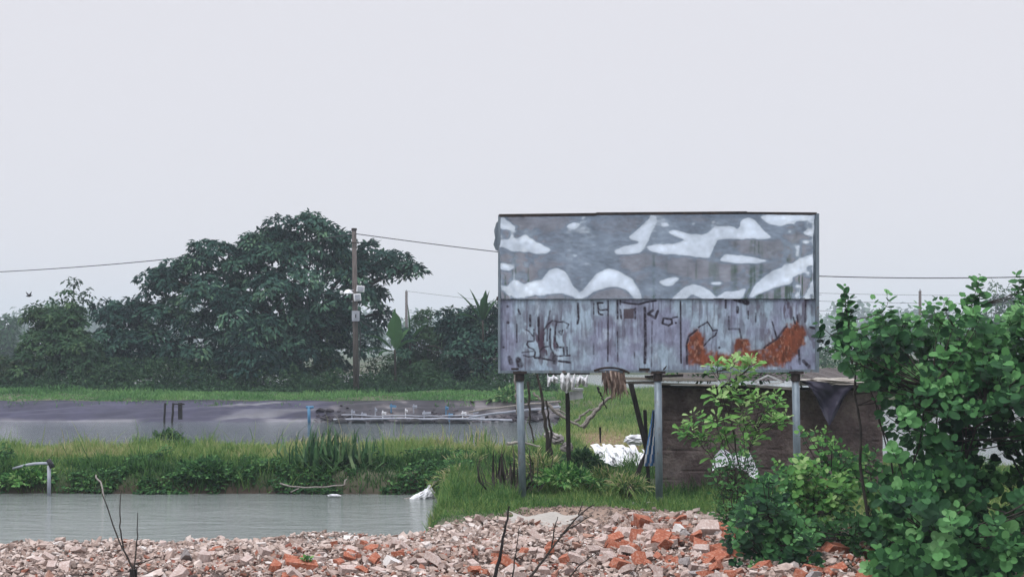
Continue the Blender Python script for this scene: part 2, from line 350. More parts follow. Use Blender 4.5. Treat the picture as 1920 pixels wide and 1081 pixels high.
mk('ground', (np.stack([X, Yg, Z], -1).reshape(-1, 3), grid_faces(len(xs), len(ys))[:, ::-1]), M['ground'], kind='structure', col=colr.reshape(-1, 3), smooth=True)
WZ = -.5
for (y0_, y1_, mt_) in ((17, 36, 'water'), (36, 1340, 'calm_water')):
    A, B_ = np.meshgrid(np.linspace(-1100, 1100, 12), np.linspace(y0_, y1_, 12), indexing='ij')
    mk('water', (np.stack([A, B_, A * 0 + WZ], -1).reshape(-1, 3), grid_faces(12, 12)[:, ::-1]), M[mt_], kind='structure')

# ---------------------------------------------------------------- grass and ground cover (stuff)
def blades(xy, h, wd, rnd, lean=.35, zoff=-.03):
    n = len(xy); P = np.column_stack([xy, hgt(xy[:, 0], xy[:, 1]) + zoff])
    D = np.column_stack([rng.normal(0, lean, (n, 2)), np.ones(n)]); N = np.column_stack([rng.normal(0, 1, (n, 2)), np.zeros(n)])
    return leaves(P, D, N, h, wd, 'blade', rnd, curl=rng.uniform(.2, 2.5, (n, 1, 1)))
def scatter(n, x0, x1, y0, y1, mask=None):
    p = np.column_stack([rng.uniform(x0, x1, n), rng.uniform(y0, y1, n)])
    return p[mask(p[:, 0], p[:, 1])] if mask is not None else p
def dry(x, y, s=2.2): return fnoise(x, y, s, 55)
# berm between the ponds
p = scatter(75000, -17, 2.0, 32.3, 41.3, lambda x, y: (hgt(x, y) > -.5) & (x > -.37 * y - 1))
cl = vnoise(p[:, 0], p[:, 1], .8, 61); cl2 = vnoise(p[:, 0], p[:, 1], .25, 62)
front = 1 - ss(33, 35.5, p[:, 1])
tf_ = ss(.62, .8, vnoise(p[:, 0], p[:, 1], .55, 68)); h = (.08 + .24 * cl * cl2 * 1.6 + .22 * tf_) * rng.uniform(.5, 1.35, len(p)) * np.where(rng.random(len(p)) < .02, 2.2, 1); r = np.clip(1.0 * (dry(p[:, 0], p[:, 1]) - .18) + .2 * (vnoise(p[:, 0], p[:, 1], .5, 69) - .5) + .44 * ss(33.6, 36, p[:, 1]) * .6 + rng.normal(0, .13, len(p)) - .22 * front + .02, 0, 1)
mk('berm_grass', blades(p, h, .022, r), M['grass'], label='long green and straw-coloured grass on the bank between the two ponds', cat='grass', kind='stuff')
# land by the billboard and the strip running back
def mL(x, y): return (hgt(x, y) > -.42) & (x < .45 * y) & ~((np.abs(x - 5.2) < 2.3) & (y > 28.2) & (y < 31.5)) & (np.exp(-(((x - 1.3) / 1.7) ** 2 + ((y - 23.2) / 1.4) ** 2)) + .5 * (vnoise(x, y, .3, 44) - .5) < .55)
p = scatter(76000, -2.2, 13, 22.9, 33, mL)
cl = vnoise(p[:, 0], p[:, 1], .7, 63); rr = vnoise(p[:, 0], p[:, 1], .3, 64)
h = (.07 + .26 * cl * rr * 1.6 * ss(23.5, 26, p[:, 1]) + .22 * ss(.65, .85, vnoise(p[:, 0], p[:, 1], .5, 78)) * ss(24, 26, p[:, 1])) * rng.uniform(.6, 1.3, len(p)); r = np.clip(.28 + .16 * (1 - ss(25, 26.5, p[:, 1])) + .9 * (dry(p[:, 0], p[:, 1]) - .4) + rng.normal(0, .12, len(p)), 0, 1)
mk('lawn_grass', blades(p, h, .017, r), M['grass'], label='short bright green grass around the billboard posts', cat='grass', kind='stuff')
p = scatter(70000, .5, 12, 33, 92, lambda x, y: (hgt(x, y) > -.42) & (x > fpond_edge(y) - .4) & (x < .3 * y))
cl = vnoise(p[:, 0], p[:, 1], 1.5, 65)
dd = np.exp(-(((p[:, 0] - 2.9) / 1.3) ** 2 + ((p[:, 1] - 42) / 7) ** 2))
h = (.12 + .4 * cl) * rng.uniform(.5, 1.2, len(p)) * (1 - .5 * dd); r = np.clip(.35 + .5 * (dry(p[:, 0], p[:, 1], 3) - .3) + .5 * dd + rng.normal(0, .12, len(p)), 0, 1)
mk('causeway_grass', blades(p, h, .03, r), M['grass'], label='rough grass with a brown dry patch on the strip running back behind the billboard', cat='grass', kind='stuff')
# far bank
p = scatter(52000, -36, 3.5, 65.2, 90, lambda x, y: (hgt(x, y) > -.1) & (x > -.39 * y - 1))
cl = vnoise(p[:, 0], p[:, 1], 2.0, 66)
h = (.10 + .45 * cl * cl * vnoise(p[:, 0], p[:, 1], .9, 79)) * rng.uniform(.6, 1.3, len(p)); r = np.clip(.1 + .5 * vnoise(p[:, 0], p[:, 1], 3, 67) + .25 * vnoise(p[:, 0], p[:, 1], .8, 66) + rng.normal(0, .12, len(p)), 0, 1)
mk('far_bank_grass', blades(p, h, .06, r), M['fargrass'], label='bright green grass on top of the far pond bank below the trees', cat='grass', kind='stuff')
# creepers hanging over the water on the berm front
p = scatter(30000, -15, -.9, 32.2, 34.6, lambda x, y: (hgt(x, y) > -.7) & (x > -.37 * y - 1)); z = hgt(p[:, 0], p[:, 1])
k = vnoise(p[:, 0], p[:, 1] * .5, 1.1, 71) + .3 * vnoise(p[:, 0], p[:, 1], .4, 72) > .71
p, z = p[k], z[k]; cl = vnoise(p[:, 0], p[:, 1], .9, 73)
P = np.column_stack([p, np.maximum(z, WZ) + rng.random(len(p)) * (.06 + .60 * cl ** 3)])
mk('bank_creepers', leaves(P, rdir(len(P)) * [1, 1, .4] + [0, -.5, -.2], rdir(len(P)) * .5 + [0, -.5, 1], rng.uniform(.08, .15, len(P)), rng.uniform(.04, .08, len(P)), 'dia'),
   M['weed'], label='dark leafy creepers hanging to the water along the near bank edge', cat='ground cover', kind='stuff')
# undergrowth at the foot of the trees
p = scatter(38000, -34, 2.5, 76.8, 84, lambda x, y: x > -.4 * y); cl = fnoise(p[:, 0], p[:, 1], 2.2, 75) + .15 * vnoise(p[:, 0], p[:, 1], .5, 76)
hm = np.clip(cl - .38, 0, 1) * 5.0 * ss(76.8, 79, p[:, 1]); hm = np.minimum(hm, 1.7)
P = np.column_stack([p, hgt(p[:, 0], p[:, 1]) + rng.random(len(p)) ** .7 * (hm + .15)])
mk('undergrowth', leaves(P, rdir(len(P)) * [1, 1, .6] + [0, 0, .2], rdir(len(P)) * .6 + [0, 0, 1], rng.uniform(.16, .36, len(P)), rng.uniform(.08, .14, len(P)), 'dia', np.clip(rng.random(len(P)) * .8 + .3 * (cl - .5), 0, 1)),
   M['mid_leaf'], label='low leafy undergrowth along the foot of the trees', cat='undergrowth', kind='stuff')

# ---------------------------------------------------------------- trees
def crown(lobes, Y0, pad_r, pads_per_m2, leaves_per_pad, L, W, shape='dia', shell=(.72, 1.02), depth=1.0, up=.9, droop=.5, fill=.25, bright=0., zmin=.6):
    """lobes given as (px, py, rx_px, ry_px, dY): ellipsoids placed at distance Y0 + dY with real depth"""
    out = []
    for (px, py, rx, ry, dY) in lobes:
        Y = Y0 + dY; s = Y / F_PX; c = at(px, py, Y); R = np.array([rx * s, max(rx, ry) * s * .85 * depth, ry * s])
        area = 4 * PI * ((R[0] * R[1]) ** 1.6 / 3 + (R[0] * R[2]) ** 1.6 / 3 + (R[1] * R[2]) ** 1.6 / 3) ** (1 / 1.6)
        n = max(3, int(area * pads_per_m2)); d = rdir(n); q = rng.uniform(*shell, n)[:, None]
        inner = rng.random(n) < fill; q[inner] = rng.uniform(.2, .7, (inner.sum(), 1))
        C = c + d * R * q; C = C[C[:, 2] > zmin]; d = d[:len(C)]
        n = len(C); d = norm((C - c) / R)
        pn = norm(d * [1, 1, .5] * (1 - up * .5) + [0, 0, up] + rng.normal(0, .15, (n, 3)))
        m = leaves_per_pad; pr = pad_r * rng.uniform(.6, 1.25, n)
        a = rng.random((n, m)) * 2 * PI; rr = np.sqrt(rng.random((n, m)))
        t1 = norm(np.cross(pn, rdir(n))); t2 = np.cross(pn, t1)
        e = np.cos(a)[..., None] * t1[:, None] + np.sin(a)[..., None] * t2[:, None]
        P = C[:, None] + e * (rr * pr[:, None])[..., None] - pn[:, None] * (rr ** 2 * pr[:, None] * .55)[..., None] + rng.normal(0, .05 * pad_r, (n, m, 3))
        D = e + rng.normal(0, .35, (n, m, 3)) - np.array([0, 0, droop]) * rr[..., None]
        N = pn[:, None] + e * (rr * .6)[..., None] + rng.normal(0, .3, (n, m, 3))
        base = rng.uniform(.05, .85, n)[:, None] + rng.normal(0, .12, (n, m)) + bright
        k = n * m
        out.append(leaves(P.reshape(k, 3), D.reshape(k, 3), N.reshape(k, 3), L * rng.uniform(.7, 1.3, k), W * rng.uniform(.8, 1.2, k), shape, np.clip(base.ravel(), 0, 1)))
    return join(*out)
def limbs(base, tips, r0, fork=.35, n=9, wob=.08, sides=7):
    out = []; base = np.array(base, float); tips = [np.array(t, float) for t in tips]
    top = np.mean(tips, 0); f = base + (top - base) * fork; f[:2] = base[:2] + (top - base)[:2] * .15
    out.append(tube(lerp_path([base, (base + f) / 2, f], 6, wob * .3), np.linspace(r0, r0 * .75, 6), sides))
    for t in tips:
        mid = f + (t - f) * .5 + np.array([0, 0, np.linalg.norm(t - f) * .12])
        out.append(tube(lerp_path([f, mid, t], n, wob), np.linspace(r0 * .55, r0 * .1, n), sides))
    return join(*out)
def tree(name, lobes, Y0, base_px, r0, mat, label, cat='tree', group=None, fork=.35, sides=7, ground=None, **kw):
    gx = (base_px - CX) / F_PX * Y0; gz = float(hgt(gx, Y0)) - .15 if ground is None else ground
    t = empty(name, (gx, Y0, gz), label, cat, group)
    mk('crown', crown(lobes, Y0, **kw), mat, t)
    mk('trunk', limbs((gx, Y0, gz), [at(l[0], l[1], Y0 + l[4]) for l in lobes], r0, fork, sides=sides), M['bark'], t, smooth=True)
    return t
tree('spreading_tree', [(520, 428, 34, 30, 0), (575, 430, 48, 34, 0), (615, 445, 40, 34, 1), (545, 465, 70, 40, 0), (640, 478, 50, 42, 1), (650, 445, 22, 18, 1), (470, 452, 34, 24, -1), (488, 490, 56, 40, -1),
   (405, 476, 46, 32, -1), (360, 482, 34, 24, 0), (430, 520, 60, 40, -1), (335, 508, 46, 26, 0), (295, 515, 32, 16, -1), (282, 532, 24, 11, -1),
   (325, 560, 50, 34, -1), (285, 590, 36, 34, -1), (400, 560, 60, 42, -2.5), (470, 600, 66, 46, -3), (545, 545, 70, 46, -2.5), (600, 590, 64, 46, -2), (655, 545, 48, 44, 0), (665, 610, 44, 44, 0), (300, 640, 56, 42, -1),
   (370, 625, 54, 38, -2.5), (390, 685, 80, 36, -2), (470, 665, 70, 40, -3), (550, 655, 70, 38, -2), (725, 482, 40, 20, 1), (750, 500, 30, 14, 1), (778, 496, 16, 10, 1), (695, 462, 24, 16, 1), (690, 500, 32, 20, 1), (620, 650, 56, 34, 1), (705, 555, 22, 26, 2), (715, 590, 20, 20, 2)], 84, 560, .42, M['big_leaf'],
   'huge dark green spreading tree, the tallest one, behind the utility pole', pad_r=.70, pads_per_m2=.85, leaves_per_pad=70, L=.36, W=.17, shell=(.75, 1.12), fill=.22)
tree('round_tree', [(228, 600, 44, 46, 0), (245, 660, 60, 52, -1), (190, 650, 35, 45, -1), (205, 575, 30, 28, 0), (270, 570, 26, 22, 1)], 83, 235, .2, M['big_leaf'],
   'dark rounded tree between the light green bushy tree and the huge spreading one', pad_r=.5, pads_per_m2=1.6, leaves_per_pad=50, L=.3, W=.15, bright=-.12)
tree('bushy_tree', [(70, 590, 26, 30, 0), (128, 590, 30, 30, 0), (165, 670, 34, 44, -1), (105, 615, 45, 42, 0), (80, 660, 48, 46, -1), (135, 660, 48, 50, -1), (110, 600, 30, 35, 0), (150, 625, 26, 30, 0), (45, 690, 40, 32, -2)], 81, 110, .16, M['mid_leaf'],
   'mid green bushy tree at the left, left of the dark rounded tree', pad_r=.45, pads_per_m2=2.6, leaves_per_pad=46, L=.28, W=.14, bright=.12)
tree('slender_tree', [(130, 548, 28, 28, 0), (150, 575, 22, 22, 0), (112, 565, 18, 18, 0), (90, 560, 12, 12, -1), (140, 525, 10, 10, 0), (165, 545, 9, 12, 0)], 84, 138, .08, M['mid_leaf'],
   'thin see-through tree top with sparse leaves above the bushy tree at the left', pad_r=.3, pads_per_m2=1.3, leaves_per_pad=9, L=.3, W=.14, fork=.7, bright=-.2)
tree('leaning_bush', [(30, 700, 42, 30, 0), (75, 720, 40, 20, 0), (5, 690, 30, 30, 0), (-40, 690, 40, 40, 0), (-90, 660, 50, 60, 2)], 79, 20, .06, M['olive_leaf'],
   'low olive green bush at the left edge in front of the bushy tree', 'bush', pad_r=.35, pads_per_m2=2.4, leaves_per_pad=26, L=.24, W=.11, fork=.2)
tree('feathery_tree', [(800, 615, 34, 28, 0), (845, 610, 26, 26, 0), (815, 650, 44, 42, 0), (780, 670, 36, 40, 1), (800, 585, 20, 10, 0), (838, 580, 14, 8, 0), (870, 600, 15, 22, 1), (790, 690, 46, 34, -1), (850, 690, 44, 34, -1), (740, 690, 30, 34, 1)], 84, 810, .09, M['mid_leaf'],
   'see-through small tree with feathery sprays of leaves right of the banana plants', pad_r=.42, pads_per_m2=2.0, leaves_per_pad=34, L=.28, W=.12, bright=-.05)
tree('dense_tree', [(880, 585, 20, 20, 0), (925, 580, 18, 16, 0), (835, 600, 22, 24, 0), (760, 640, 22, 34, 1), (860, 595, 24, 20, 0), (905, 590, 34, 20, 0), (850, 620, 30, 30, 0), (895, 625, 50, 36, 0), (870, 650, 40, 36, -1), (920, 660, 46, 46, -1), (880, 690, 45, 30, 0), (960, 640, 50, 50, 0), (1010, 660, 50, 45, 0)], 82, 905, .14, M['big_leaf'],
   'dark dense tree touching the left edge of the billboard', pad_r=.42, pads_per_m2=2.0, leaves_per_pad=42, L=.27, W=.14, bright=-.1)
tree('thin_shrub', [(600, 690, 34, 28, 0), (650, 700, 34, 22, 0), (570, 705, 26, 16, 0), (700, 690, 30, 26, 1), (745, 705, 30, 18, 1)], 82, 640, .05, M['olive_leaf'],
   'sparse brownish shrub behind the foot of the utility pole', 'bush', pad_r=.35, pads_per_m2=1.0, leaves_per_pad=20, L=.22, W=.09, fork=.2, bright=-.1)

def palm_leaf(base, dirn, L, wd, droop=.9, seg=10, tatter=.25):
    """banana leaf: wide blade on an arching midrib with a torn edge"""
    base = np.array(base, float); d = norm(np.array(dirn, float)); pts = [base]; v = d.copy()
    for i in range(seg):
        pts.append(pts[-1] + v * L / seg); v = norm(v + np.array([0, 0, -droop / seg * (i / seg) * 2.2]))
    pts = np.array(pts); t = np.linspace(0, 1, seg + 1); T = norm(np.gradient(pts, axis=0))
    side = norm(np.cross(T, [0, 0, 1.0]) + 1e-6); nrm = np.cross(side, T)
    ww = wd * np.sin(np.clip((t - .12) / .88, 0, 1) ** .75 * PI) * .5 + .012
    jl = 1 + rng.normal(0, tatter, seg + 1) * (t > .2); jr = 1 + rng.normal(0, tatter, seg + 1) * (t > .2)
    V = np.stack([pts - side * (ww * np.clip(jl, .4, 1.2))[:, None] + nrm * (ww * .35)[:, None], pts, pts + side * (ww * np.clip(jr, .4, 1.2))[:, None] + nrm * (ww * .35)[:, None]], 1).reshape(-1, 3)
    return V, [grid_faces(seg + 1, 3)]
def banana(base_px, Y, top_py, dirs, label, stems=1, r=.09):
    gx = (base_px - CX) / F_PX * Y; gz = float(hgt(gx, Y)) - .1; t = empty('banana_plant', (gx, Y, gz), label, 'banana plant', 'banana plants on the far bank')
    top = at(base_px, top_py, Y)
    mk('stem', tube(lerp_path([(gx, Y, gz), ((gx + top[0]) / 2 + .05, Y, (gz + top[2]) / 2), top], 8), np.linspace(r, r * .6, 8), 8), M['bark'], t, smooth=True)
    for (dx, dy, dz, L, wd, dr) in dirs:
        V, F = palm_leaf(top - [0, 0, .15], (dx, dy, dz), L, wd, dr); mk('leaf', (V, F, np.full(len(F[0]), rng.uniform(.3, .9))), M['banana'], t)
    return t
banana(740, 80, 655, [(.02, -.1, 1, 2.5, .85, .1), (-.75, -.3, .7, 2.2, .6, 1.2), (.7, -.3, .6, 1.7, .5, 1.2), (.4, .4, .9, 1.8, .5, .8), (-.5, -.5, .1, 1.3, .4, 1.5), (-1, .1, .25, 2.0, .5, 1.2)],
   'banana plant with one broad upright leaf, right of the utility pole')
banana(768, 82.5, 640, [(-.05, 0, 1, 2.4, .5, .1), (.6, -.2, .8, 1.9, .5, .9), (-.5, .3, .8, 1.6, .5, .9), (.8, .3, .4, 1.5, .4, 1.2)],
   'banana plant with one narrow upright leaf, right of the broad-leaved one')
banana(905, 80.5, 600, [(-.7, 0, 1, 2.3, .55, .5), (-.35, -.1, 1, 2.1, .5, .3), (.2, 0, 1, 1.9, .8, .25), (.55, 0, 1, 1.9, .5, .5), (-1, 0, .5, 1.9, .5, 1), (.1, -.2, 1, 1.9, .5, .2)],
   'banana plant whose leaves fan out above the dense tree beside the billboard')
banana(935, 85.5, 610, [(.1, 0, 1, 2.2, .45, .2), (-.3, 0, 1, 1.6, .4, .5), (.7, 0, .8, 1.8, .5, .7)], 'banana plant half hidden at the left edge of the billboard')

# hazy trees in the distance
tree('hazy_palm_clump', [(8, 640, 30, 45, 0), (-30, 620, 30, 50, 4), (30, 665, 26, 24, 0), (-60, 640, 40, 50, 0), (20, 608, 16, 16, 0)], 175, 5, .2, M['mid_leaf'],
   'bluish hazy clump of trees at the far left edge', group=None, pad_r=.9, pads_per_m2=.5, leaves_per_pad=22, L=.7, W=.3, zmin=.0)
tree('hazy_tree', [(1880, 590, 36, 40, 0), (1862, 560, 18, 18, 0), (1895, 550, 16, 14, 0), (1868, 536, 10, 10, 0), (1905, 565, 14, 20, 0), (1850, 610, 30, 30, 0), (1900, 620, 50, 30, 0)], 190, 1875, .25, M['mid_leaf'],
   'blue grey hazy tree rising behind the top right of the big leafy bush', pad_r=.8, pads_per_m2=.55, leaves_per_pad=16, L=.6, W=.3, zmin=.0)
tree('hazy_shrub', [(1560, 668, 40, 22, 0), (1600, 675, 30, 18, 0), (1520, 680, 40, 16, 0)], 110, 1560, .08, M['mid_leaf'],
   'pale misty shrubs seen between the billboard and the big leafy bush', 'bush', pad_r=.6, pads_per_m2=.7, leaves_per_pad=18, L=.4, W=.2, fork=.2, zmin=.0)
def woods(x0, x1, y0, y1, n, hmin, hmax, seed):
    out = []; r2 = np.random.default_rng(seed)
    for i in range(n):
        x = r2.uniform(x0, x1); y = r2.uniform(y0, y1); H = r2.uniform(hmin, hmax); R = H * r2.uniform(.3, .5); m = 240
        d = rdir(m); c = np.array([x, y, H * .58]); P = c + d * [R, R, H * .44] * r2.uniform(.55, 1.05, m)[:, None] * (1 + .35 * np.sin(d[:, :1] * 5 + i) * np.cos(d[:, 2:] * 6 + 2 * i))
        out.append(leaves(P, rdir(m), d + rdir(m) * .4 + [0, 0, .5], H * .16, H * .10, 'dia'))
    return join(*out)
mk('far_woods', woods(-330, 420, 640, 900, 150, 11, 25, 3), M['mid_leaf'], label='faint line of distant trees lost in the mist on the horizon', cat='woods', kind='stuff')
mk('middle_woods', woods(-200, 260, 330, 480, 60, 6, 11, 4), M['mid_leaf'], label='low misty tree belt beyond the ponds', cat='woods', kind='stuff')

# ---------------------------------------------------------------- far pond things
def sheet(x0, x1, top_y, bot_y, zt, zb, nx, nv, wr, seed):
    u = np.linspace(0, 1, nx); v = np.linspace(0, 1, nv); U, Vv = np.meshgrid(u, v, indexing='ij')
    x = x0 + (x1 - x0) * U; y = top_y + (bot_y - top_y) * Vv
    z = zt + (zb - zt) * Vv + wr * (fnoise(x * .5 + Vv * 6, Vv * 5 + x * .1, 1.0, seed) - .5) * np.sin(Vv * PI) ** .5
    z[:, 0] += .10 * (vnoise(u * 40, u * 0, 1.1, seed + 3) - .5)
    y = y - .25 * (fnoise(x, Vv * 3, 1.4, seed + 9) - .5)
    return np.stack([x, y, z], -1).reshape(-1, 3), grid_faces(nx, nv), U.ravel(), Vv.ravel()
V, F, U, Vv = sheet(-31, 2.2, 65.7, 63.3, .40, -.8, 420, 30, .30, 5)
cr = ss(-14.5, -12.5, V[:, 0]) * (1 - ss(-9.5, -7.5, V[:, 0])); rt = ss(-9.5, -7.5, V[:, 0])
V[:, 2] += (.30 * cr + .16 * rt) * (fnoise(V[:, 0] * .7 + Vv * 2, Vv * 7, .9, 14, 3) - .5) * ss(0, .15, Vv)
nn = fnoise(V[:, 0], Vv * 4, 1.5, 15)[:, None]; st = (ss(.52, .75, vnoise(V[:, 0] * .35, Vv * 9 + V[:, 0] * .5, 1.0, 18)) * cr)[:, None]; wt = (ss(.62, .70, Vv) * (1 - ss(.80, .86, Vv)) * ss(.25, .6, vnoise(V[:, 0], Vv, 1.6, 19)))[:, None]
c = np.array([.040, .038, .072]) * (.6 + .8 * nn); c = c * (1 - st) + np.array([.16, .16, .18]) * st
dk = fnoise(V[:, 0], Vv * 4, .9, 25)[:, None]; rc_ = np.array([.03, .027, .035]) * (1 - ss(.5, .72, dk)) + np.array([.15, .135, .14]) * ss(.5, .72, dk); c = c * (1 - rt[:, None]) + rc_ * rt[:, None]
c = c * (1 - wt * .7) + np.array([.24, .235, .25]) * wt * .7
c = c * (1 - .7 * (1 - ss(.0, .07, Vv)))[:, None]  # shadow line under the bank top, painted into the liner colour
mk('pond_liner', (V, F), M['liner'], label='long dark purple plastic liner on the far pond bank, crumpled grey in its middle', cat='pond liner', col=c, smooth=True)
for (px, lab, px2) in ((310, 'thin black stake in the far pond, left one of the pair', 308), (325, 'thin black stake in the far pond, right one of the pair', 322)):
    a = at(px, 755, 62.8); b = at(px2, 800, 62.8); mk('stake', tube(lerp_path([b, a], 6, .01), .05, 7), M['darkwood'], label=lab, cat='stake', group='black stakes in the far pond')
mk('drain_board', join(box(at(338, 770, 63.4), (.18, .1, .75)), beam(at(325, 757, 62.9), at(345, 757, 63.2), .12, .05)), M['darkwood'], label='short dark drain board beside the pair of black stakes', cat='board')
mk('standpipe', join(tube([at(580, 800, 63), at(579, 762, 63)], .07, 10), tube([at(574, 763, 63), at(588, 763, 63)], .06, 8)), M['blue_pipe'], label='upright blue standpipe at the edge of the far pond', cat='pipe', smooth=True)
# floats joined by a pale pipe along the bank
mk('float_pipe', join(tube(lerp_path([at(625, 786, 62.6), at(740, 784, 62.7), at(860, 785, 62.4), at(960, 787, 61.5)], 20, .01), .045, 8),
   tube(lerp_path([at(640, 777, 63.4), at(800, 779, 63.2), at(900, 778, 62.8)], 14, .015), .03, 6)), M['grey_plastic'], label='long pale pipe floating along the far pond edge', cat='pipe')
for i, px in enumerate((640, 672, 706, 756, 778, 800, 828, 858, 868)):
    c = at(px, 788, 62.6 + rng.uniform(-.3, .3)); c[2] = WZ + .02
    V, F = lathe([(0, -.12), (.16, -.11), (.22, 0), (.17, .1), (0, .13)], 12); a = rng.uniform(-.4, .4)
    V = V[:, [0, 2, 1]] * [1.5, 1, 1] + c
    words = ['leftmost', 'second', 'third', 'fourth', 'fifth', 'sixth', 'seventh', 'eighth', 'rightmost']
    mk('float', (V, F), M['black_float'], label='black drum float under the pale pond pipe, %s in the row' % (words[i] + ('' if i in (0, 8) else ' from the left')), cat='float', group='black floats along the far pond edge', smooth=True)
for i, (px, py, wd) in enumerate(((662, 772, 7), (705, 768, 4), (737, 761, 12), (762, 770, 5), (800, 774, 16), (838, 765, 6), (870, 775, 9), (892, 772, 10), (682, 777, 10), (720, 774, 8), (778, 762, 8), (845, 778, 9), (905, 783, 8))):
    Y = 64.2 - (py - 760) * .04; c = at(px, py, Y); s = wd / F_PX * Y
    k = i % 3; mt = (M['white_plastic'], M['grey_plastic'], M['blue_pipe'])[k] if i % 4 else M['grey_plastic']
    V = join(box(c, (s, .14, .10), 0, rng.uniform(-.2, .2), rng.uniform(-.15, .15)), tube([c + [-s * .3, 0, -.3], c + [-s * .3, 0, .12]], .03, 6))
    mk('pond_debris', V, mt, label='small bit of pale plastic litter or frame on the dark earth bank above the floats', cat='litter', group='plastic bits on the far pond bank')
STONES = True
for (dz, lab) in ((0, 'upper'), (10, 'lower')):
    mk('bank_rail', tube(lerp_path([at(880, 772 + dz, 60), at(930, 764 + dz, 58), at(985, 758 + dz, 56), at(1050, 752 + dz, 54)], 12, .01), .045, 7), M['grey_plastic'] if dz else M['paletwig'],
       label='%s of the two long rails sloping along the bank left of the left billboard post' % lab, cat='rail', group='rails along the far pond bank')

# ---------------------------------------------------------------- near pond edge things
t = empty('water_pipe_stand', at(92, 930, 32.2), 'white upright pipe with a dark horizontal pipe on the left bank', 'pipe')
mk('riser', tube([at(92, 932, 32.2), at(92, 872, 32.2)], .042, 10), M['grey_plastic'], t, smooth=True)
mk('cross_pipe', join(tube(lerp_path([at(25, 878, 33), at(60, 868, 32.5), at(98, 868, 32.2)], 8), .032, 8)), M['grey_plastic'], t, smooth=True)
mk('coupling', join(tube([at(90, 861, 32.15), at(99, 876, 32.15)], .055, 10)), M['black_float'], t, smooth=True)
def spike_clump(px, py, Y, n, L, wd, mat, spread, name, label, cat, vert=1.0, gz=None):
    c = at(px, py, Y); c[2] = float(hgt(c[0], Y)) if gz is None else gz
    P = c + np.column_stack([rng.normal(0, spread * .5, (n, 2)), np.zeros(n)])
    D = np.column_stack([rng.normal(0, .5, (n, 2)), np.full(n, vert)]); N = np.column_stack([-D[:, 0], -D[:, 1], np.ones(n) * .4])
    return mk(name, leaves(P, D, N, L * rng.uniform(.5, 1.1, n), wd * rng.uniform(.7, 1.2, n), 'blade', None, rng.uniform(1, 3.5, (n, 1, 1)) * -1), mat, label=label, cat=cat)
spike_clump(615, 880, 33.6, 150, 1.05, .085, M['cane'], .75, 'cane_plant', 'tall clump of sword-leaved cane plants on the bank between the ponds', 'plant')
spike_clump(665, 875, 33.9, 60, .85, .08, M['cane'], .5, 'cane_plant', 'lower clump of sword-leaved plants right of the tall cane clump', 'plant')
spike_clump(900, 815, 38.5, 60, .75, .05, M['grass'], .6, 'reed_clump', 'pale green reeds at the far side of the bank left of the left post', 'plant')
spike_clump(952, 908, 27.4, 44, 1.0, .075, M['bark'], .45, 'dead_plant', 'dark dead stalks leaning behind the left billboard post', 'plant')
spike_clump(930, 815, 44, 70, .9, .06, M['grass'], .8, 'reed_clump', 'bright green reeds on the pond corner just left of the left post', 'plant')
def small_bush(name, px, py, Y, R, n, mat, label, L=.12, W=.07, shape='dia', cat='bush', zsc=.8):
    c = at(px, py, Y); gz = float(hgt(c[0], Y)); t = empty(name, (c[0], Y, gz), label, cat)
    d = rdir(n); d[:, 2] = np.abs(d[:, 2]) * 1.0 - .1; P = c + d * R * [1, 1, zsc] * rng.uniform(.5, 1.05, n)[:, None] * (1 + .3 * np.sin(d[:, :1] * 7 + 1.3) * np.cos(d[:, 2:] * 9))
    mk('foliage', leaves(P, d + rdir(n) * .7, rdir(n) * .6 + [0, -.3, .9], L * rng.uniform(.7, 1.3, n), W, shape), mat, t)
    mk('stem', join(*[tube(lerp_path([(c[0], Y, gz - .05), (c[0] + e[0] * R * .3, Y + e[1] * R * .3, c[2] - .1), c + e * R * .8 * [1, 1, zsc]], 6, .01), np.linspace(.015, .005, 6), 5) for e in norm(rdir(6) * [1, 1, .4] + [0, 0, .5])]), M['bark'], t)
small_bush('low_bush', 315, 828, 39.5, .45, 520, M['mid_leaf'], 'small rounded bush on the bank top near the two black stakes')
small_bush('low_bush', 390, 888, 33.2, .75, 1500, M['weed'], 'dark leafy bush overhanging the near pond at the centre of the left bank', zsc=.5)
small_bush('low_bush', 60, 900, 33.2, .75, 1300, M['sap'], 'bright leafy bush around the white upright pipe at the left', .13, .08, zsc=.5)
small_bush('low_bush', 855, 905, 31.8, .5, 600, M['grass'], 'tuft of bright green leaves at the pond corner beside the white plastic', .2, .03, zsc=.7)
small_bush('low_bush', 960, 748, 66, 1.0, 900, M['fargrass'], 'bright green bush on the far bank just left of the left post', .22, .12, zsc=.6)
small_bush('low_bush', 1060, 900, 27.4, .55, 900, M['sap'], 'bright green bushy weeds between the left and middle posts', .14, .05, zsc=.55)
small_bush('low_bush', 1130, 905, 27.8, .5, 700, M['grass'], 'green weeds in front of the white sheets', .18, .03, zsc=.5)
small_bush('low_bush', 1010, 885, 28.5, .5, 520, M['grass'], 'rough weeds between the left post and the thin black post', .26, .03, zsc=.7)
small_bush('low_bush', 1175, 915, 26.9, .4, 420, M['grass'], 'grassy weeds left of the foot of the middle post', .2, .025, zsc=.6)
small_bush('low_bush', 1090, 872, 30, .5, 480, M['mid_leaf'], 'leafy weeds behind the foot of the thin black post', .16, .07, zsc=.6)
small_bush('low_bush', 880, 885, 33.5, .6, 560, M['grass'], 'pale weedy tuft on the pond corner left of the dead stalks', .28, .03, zsc=.6)
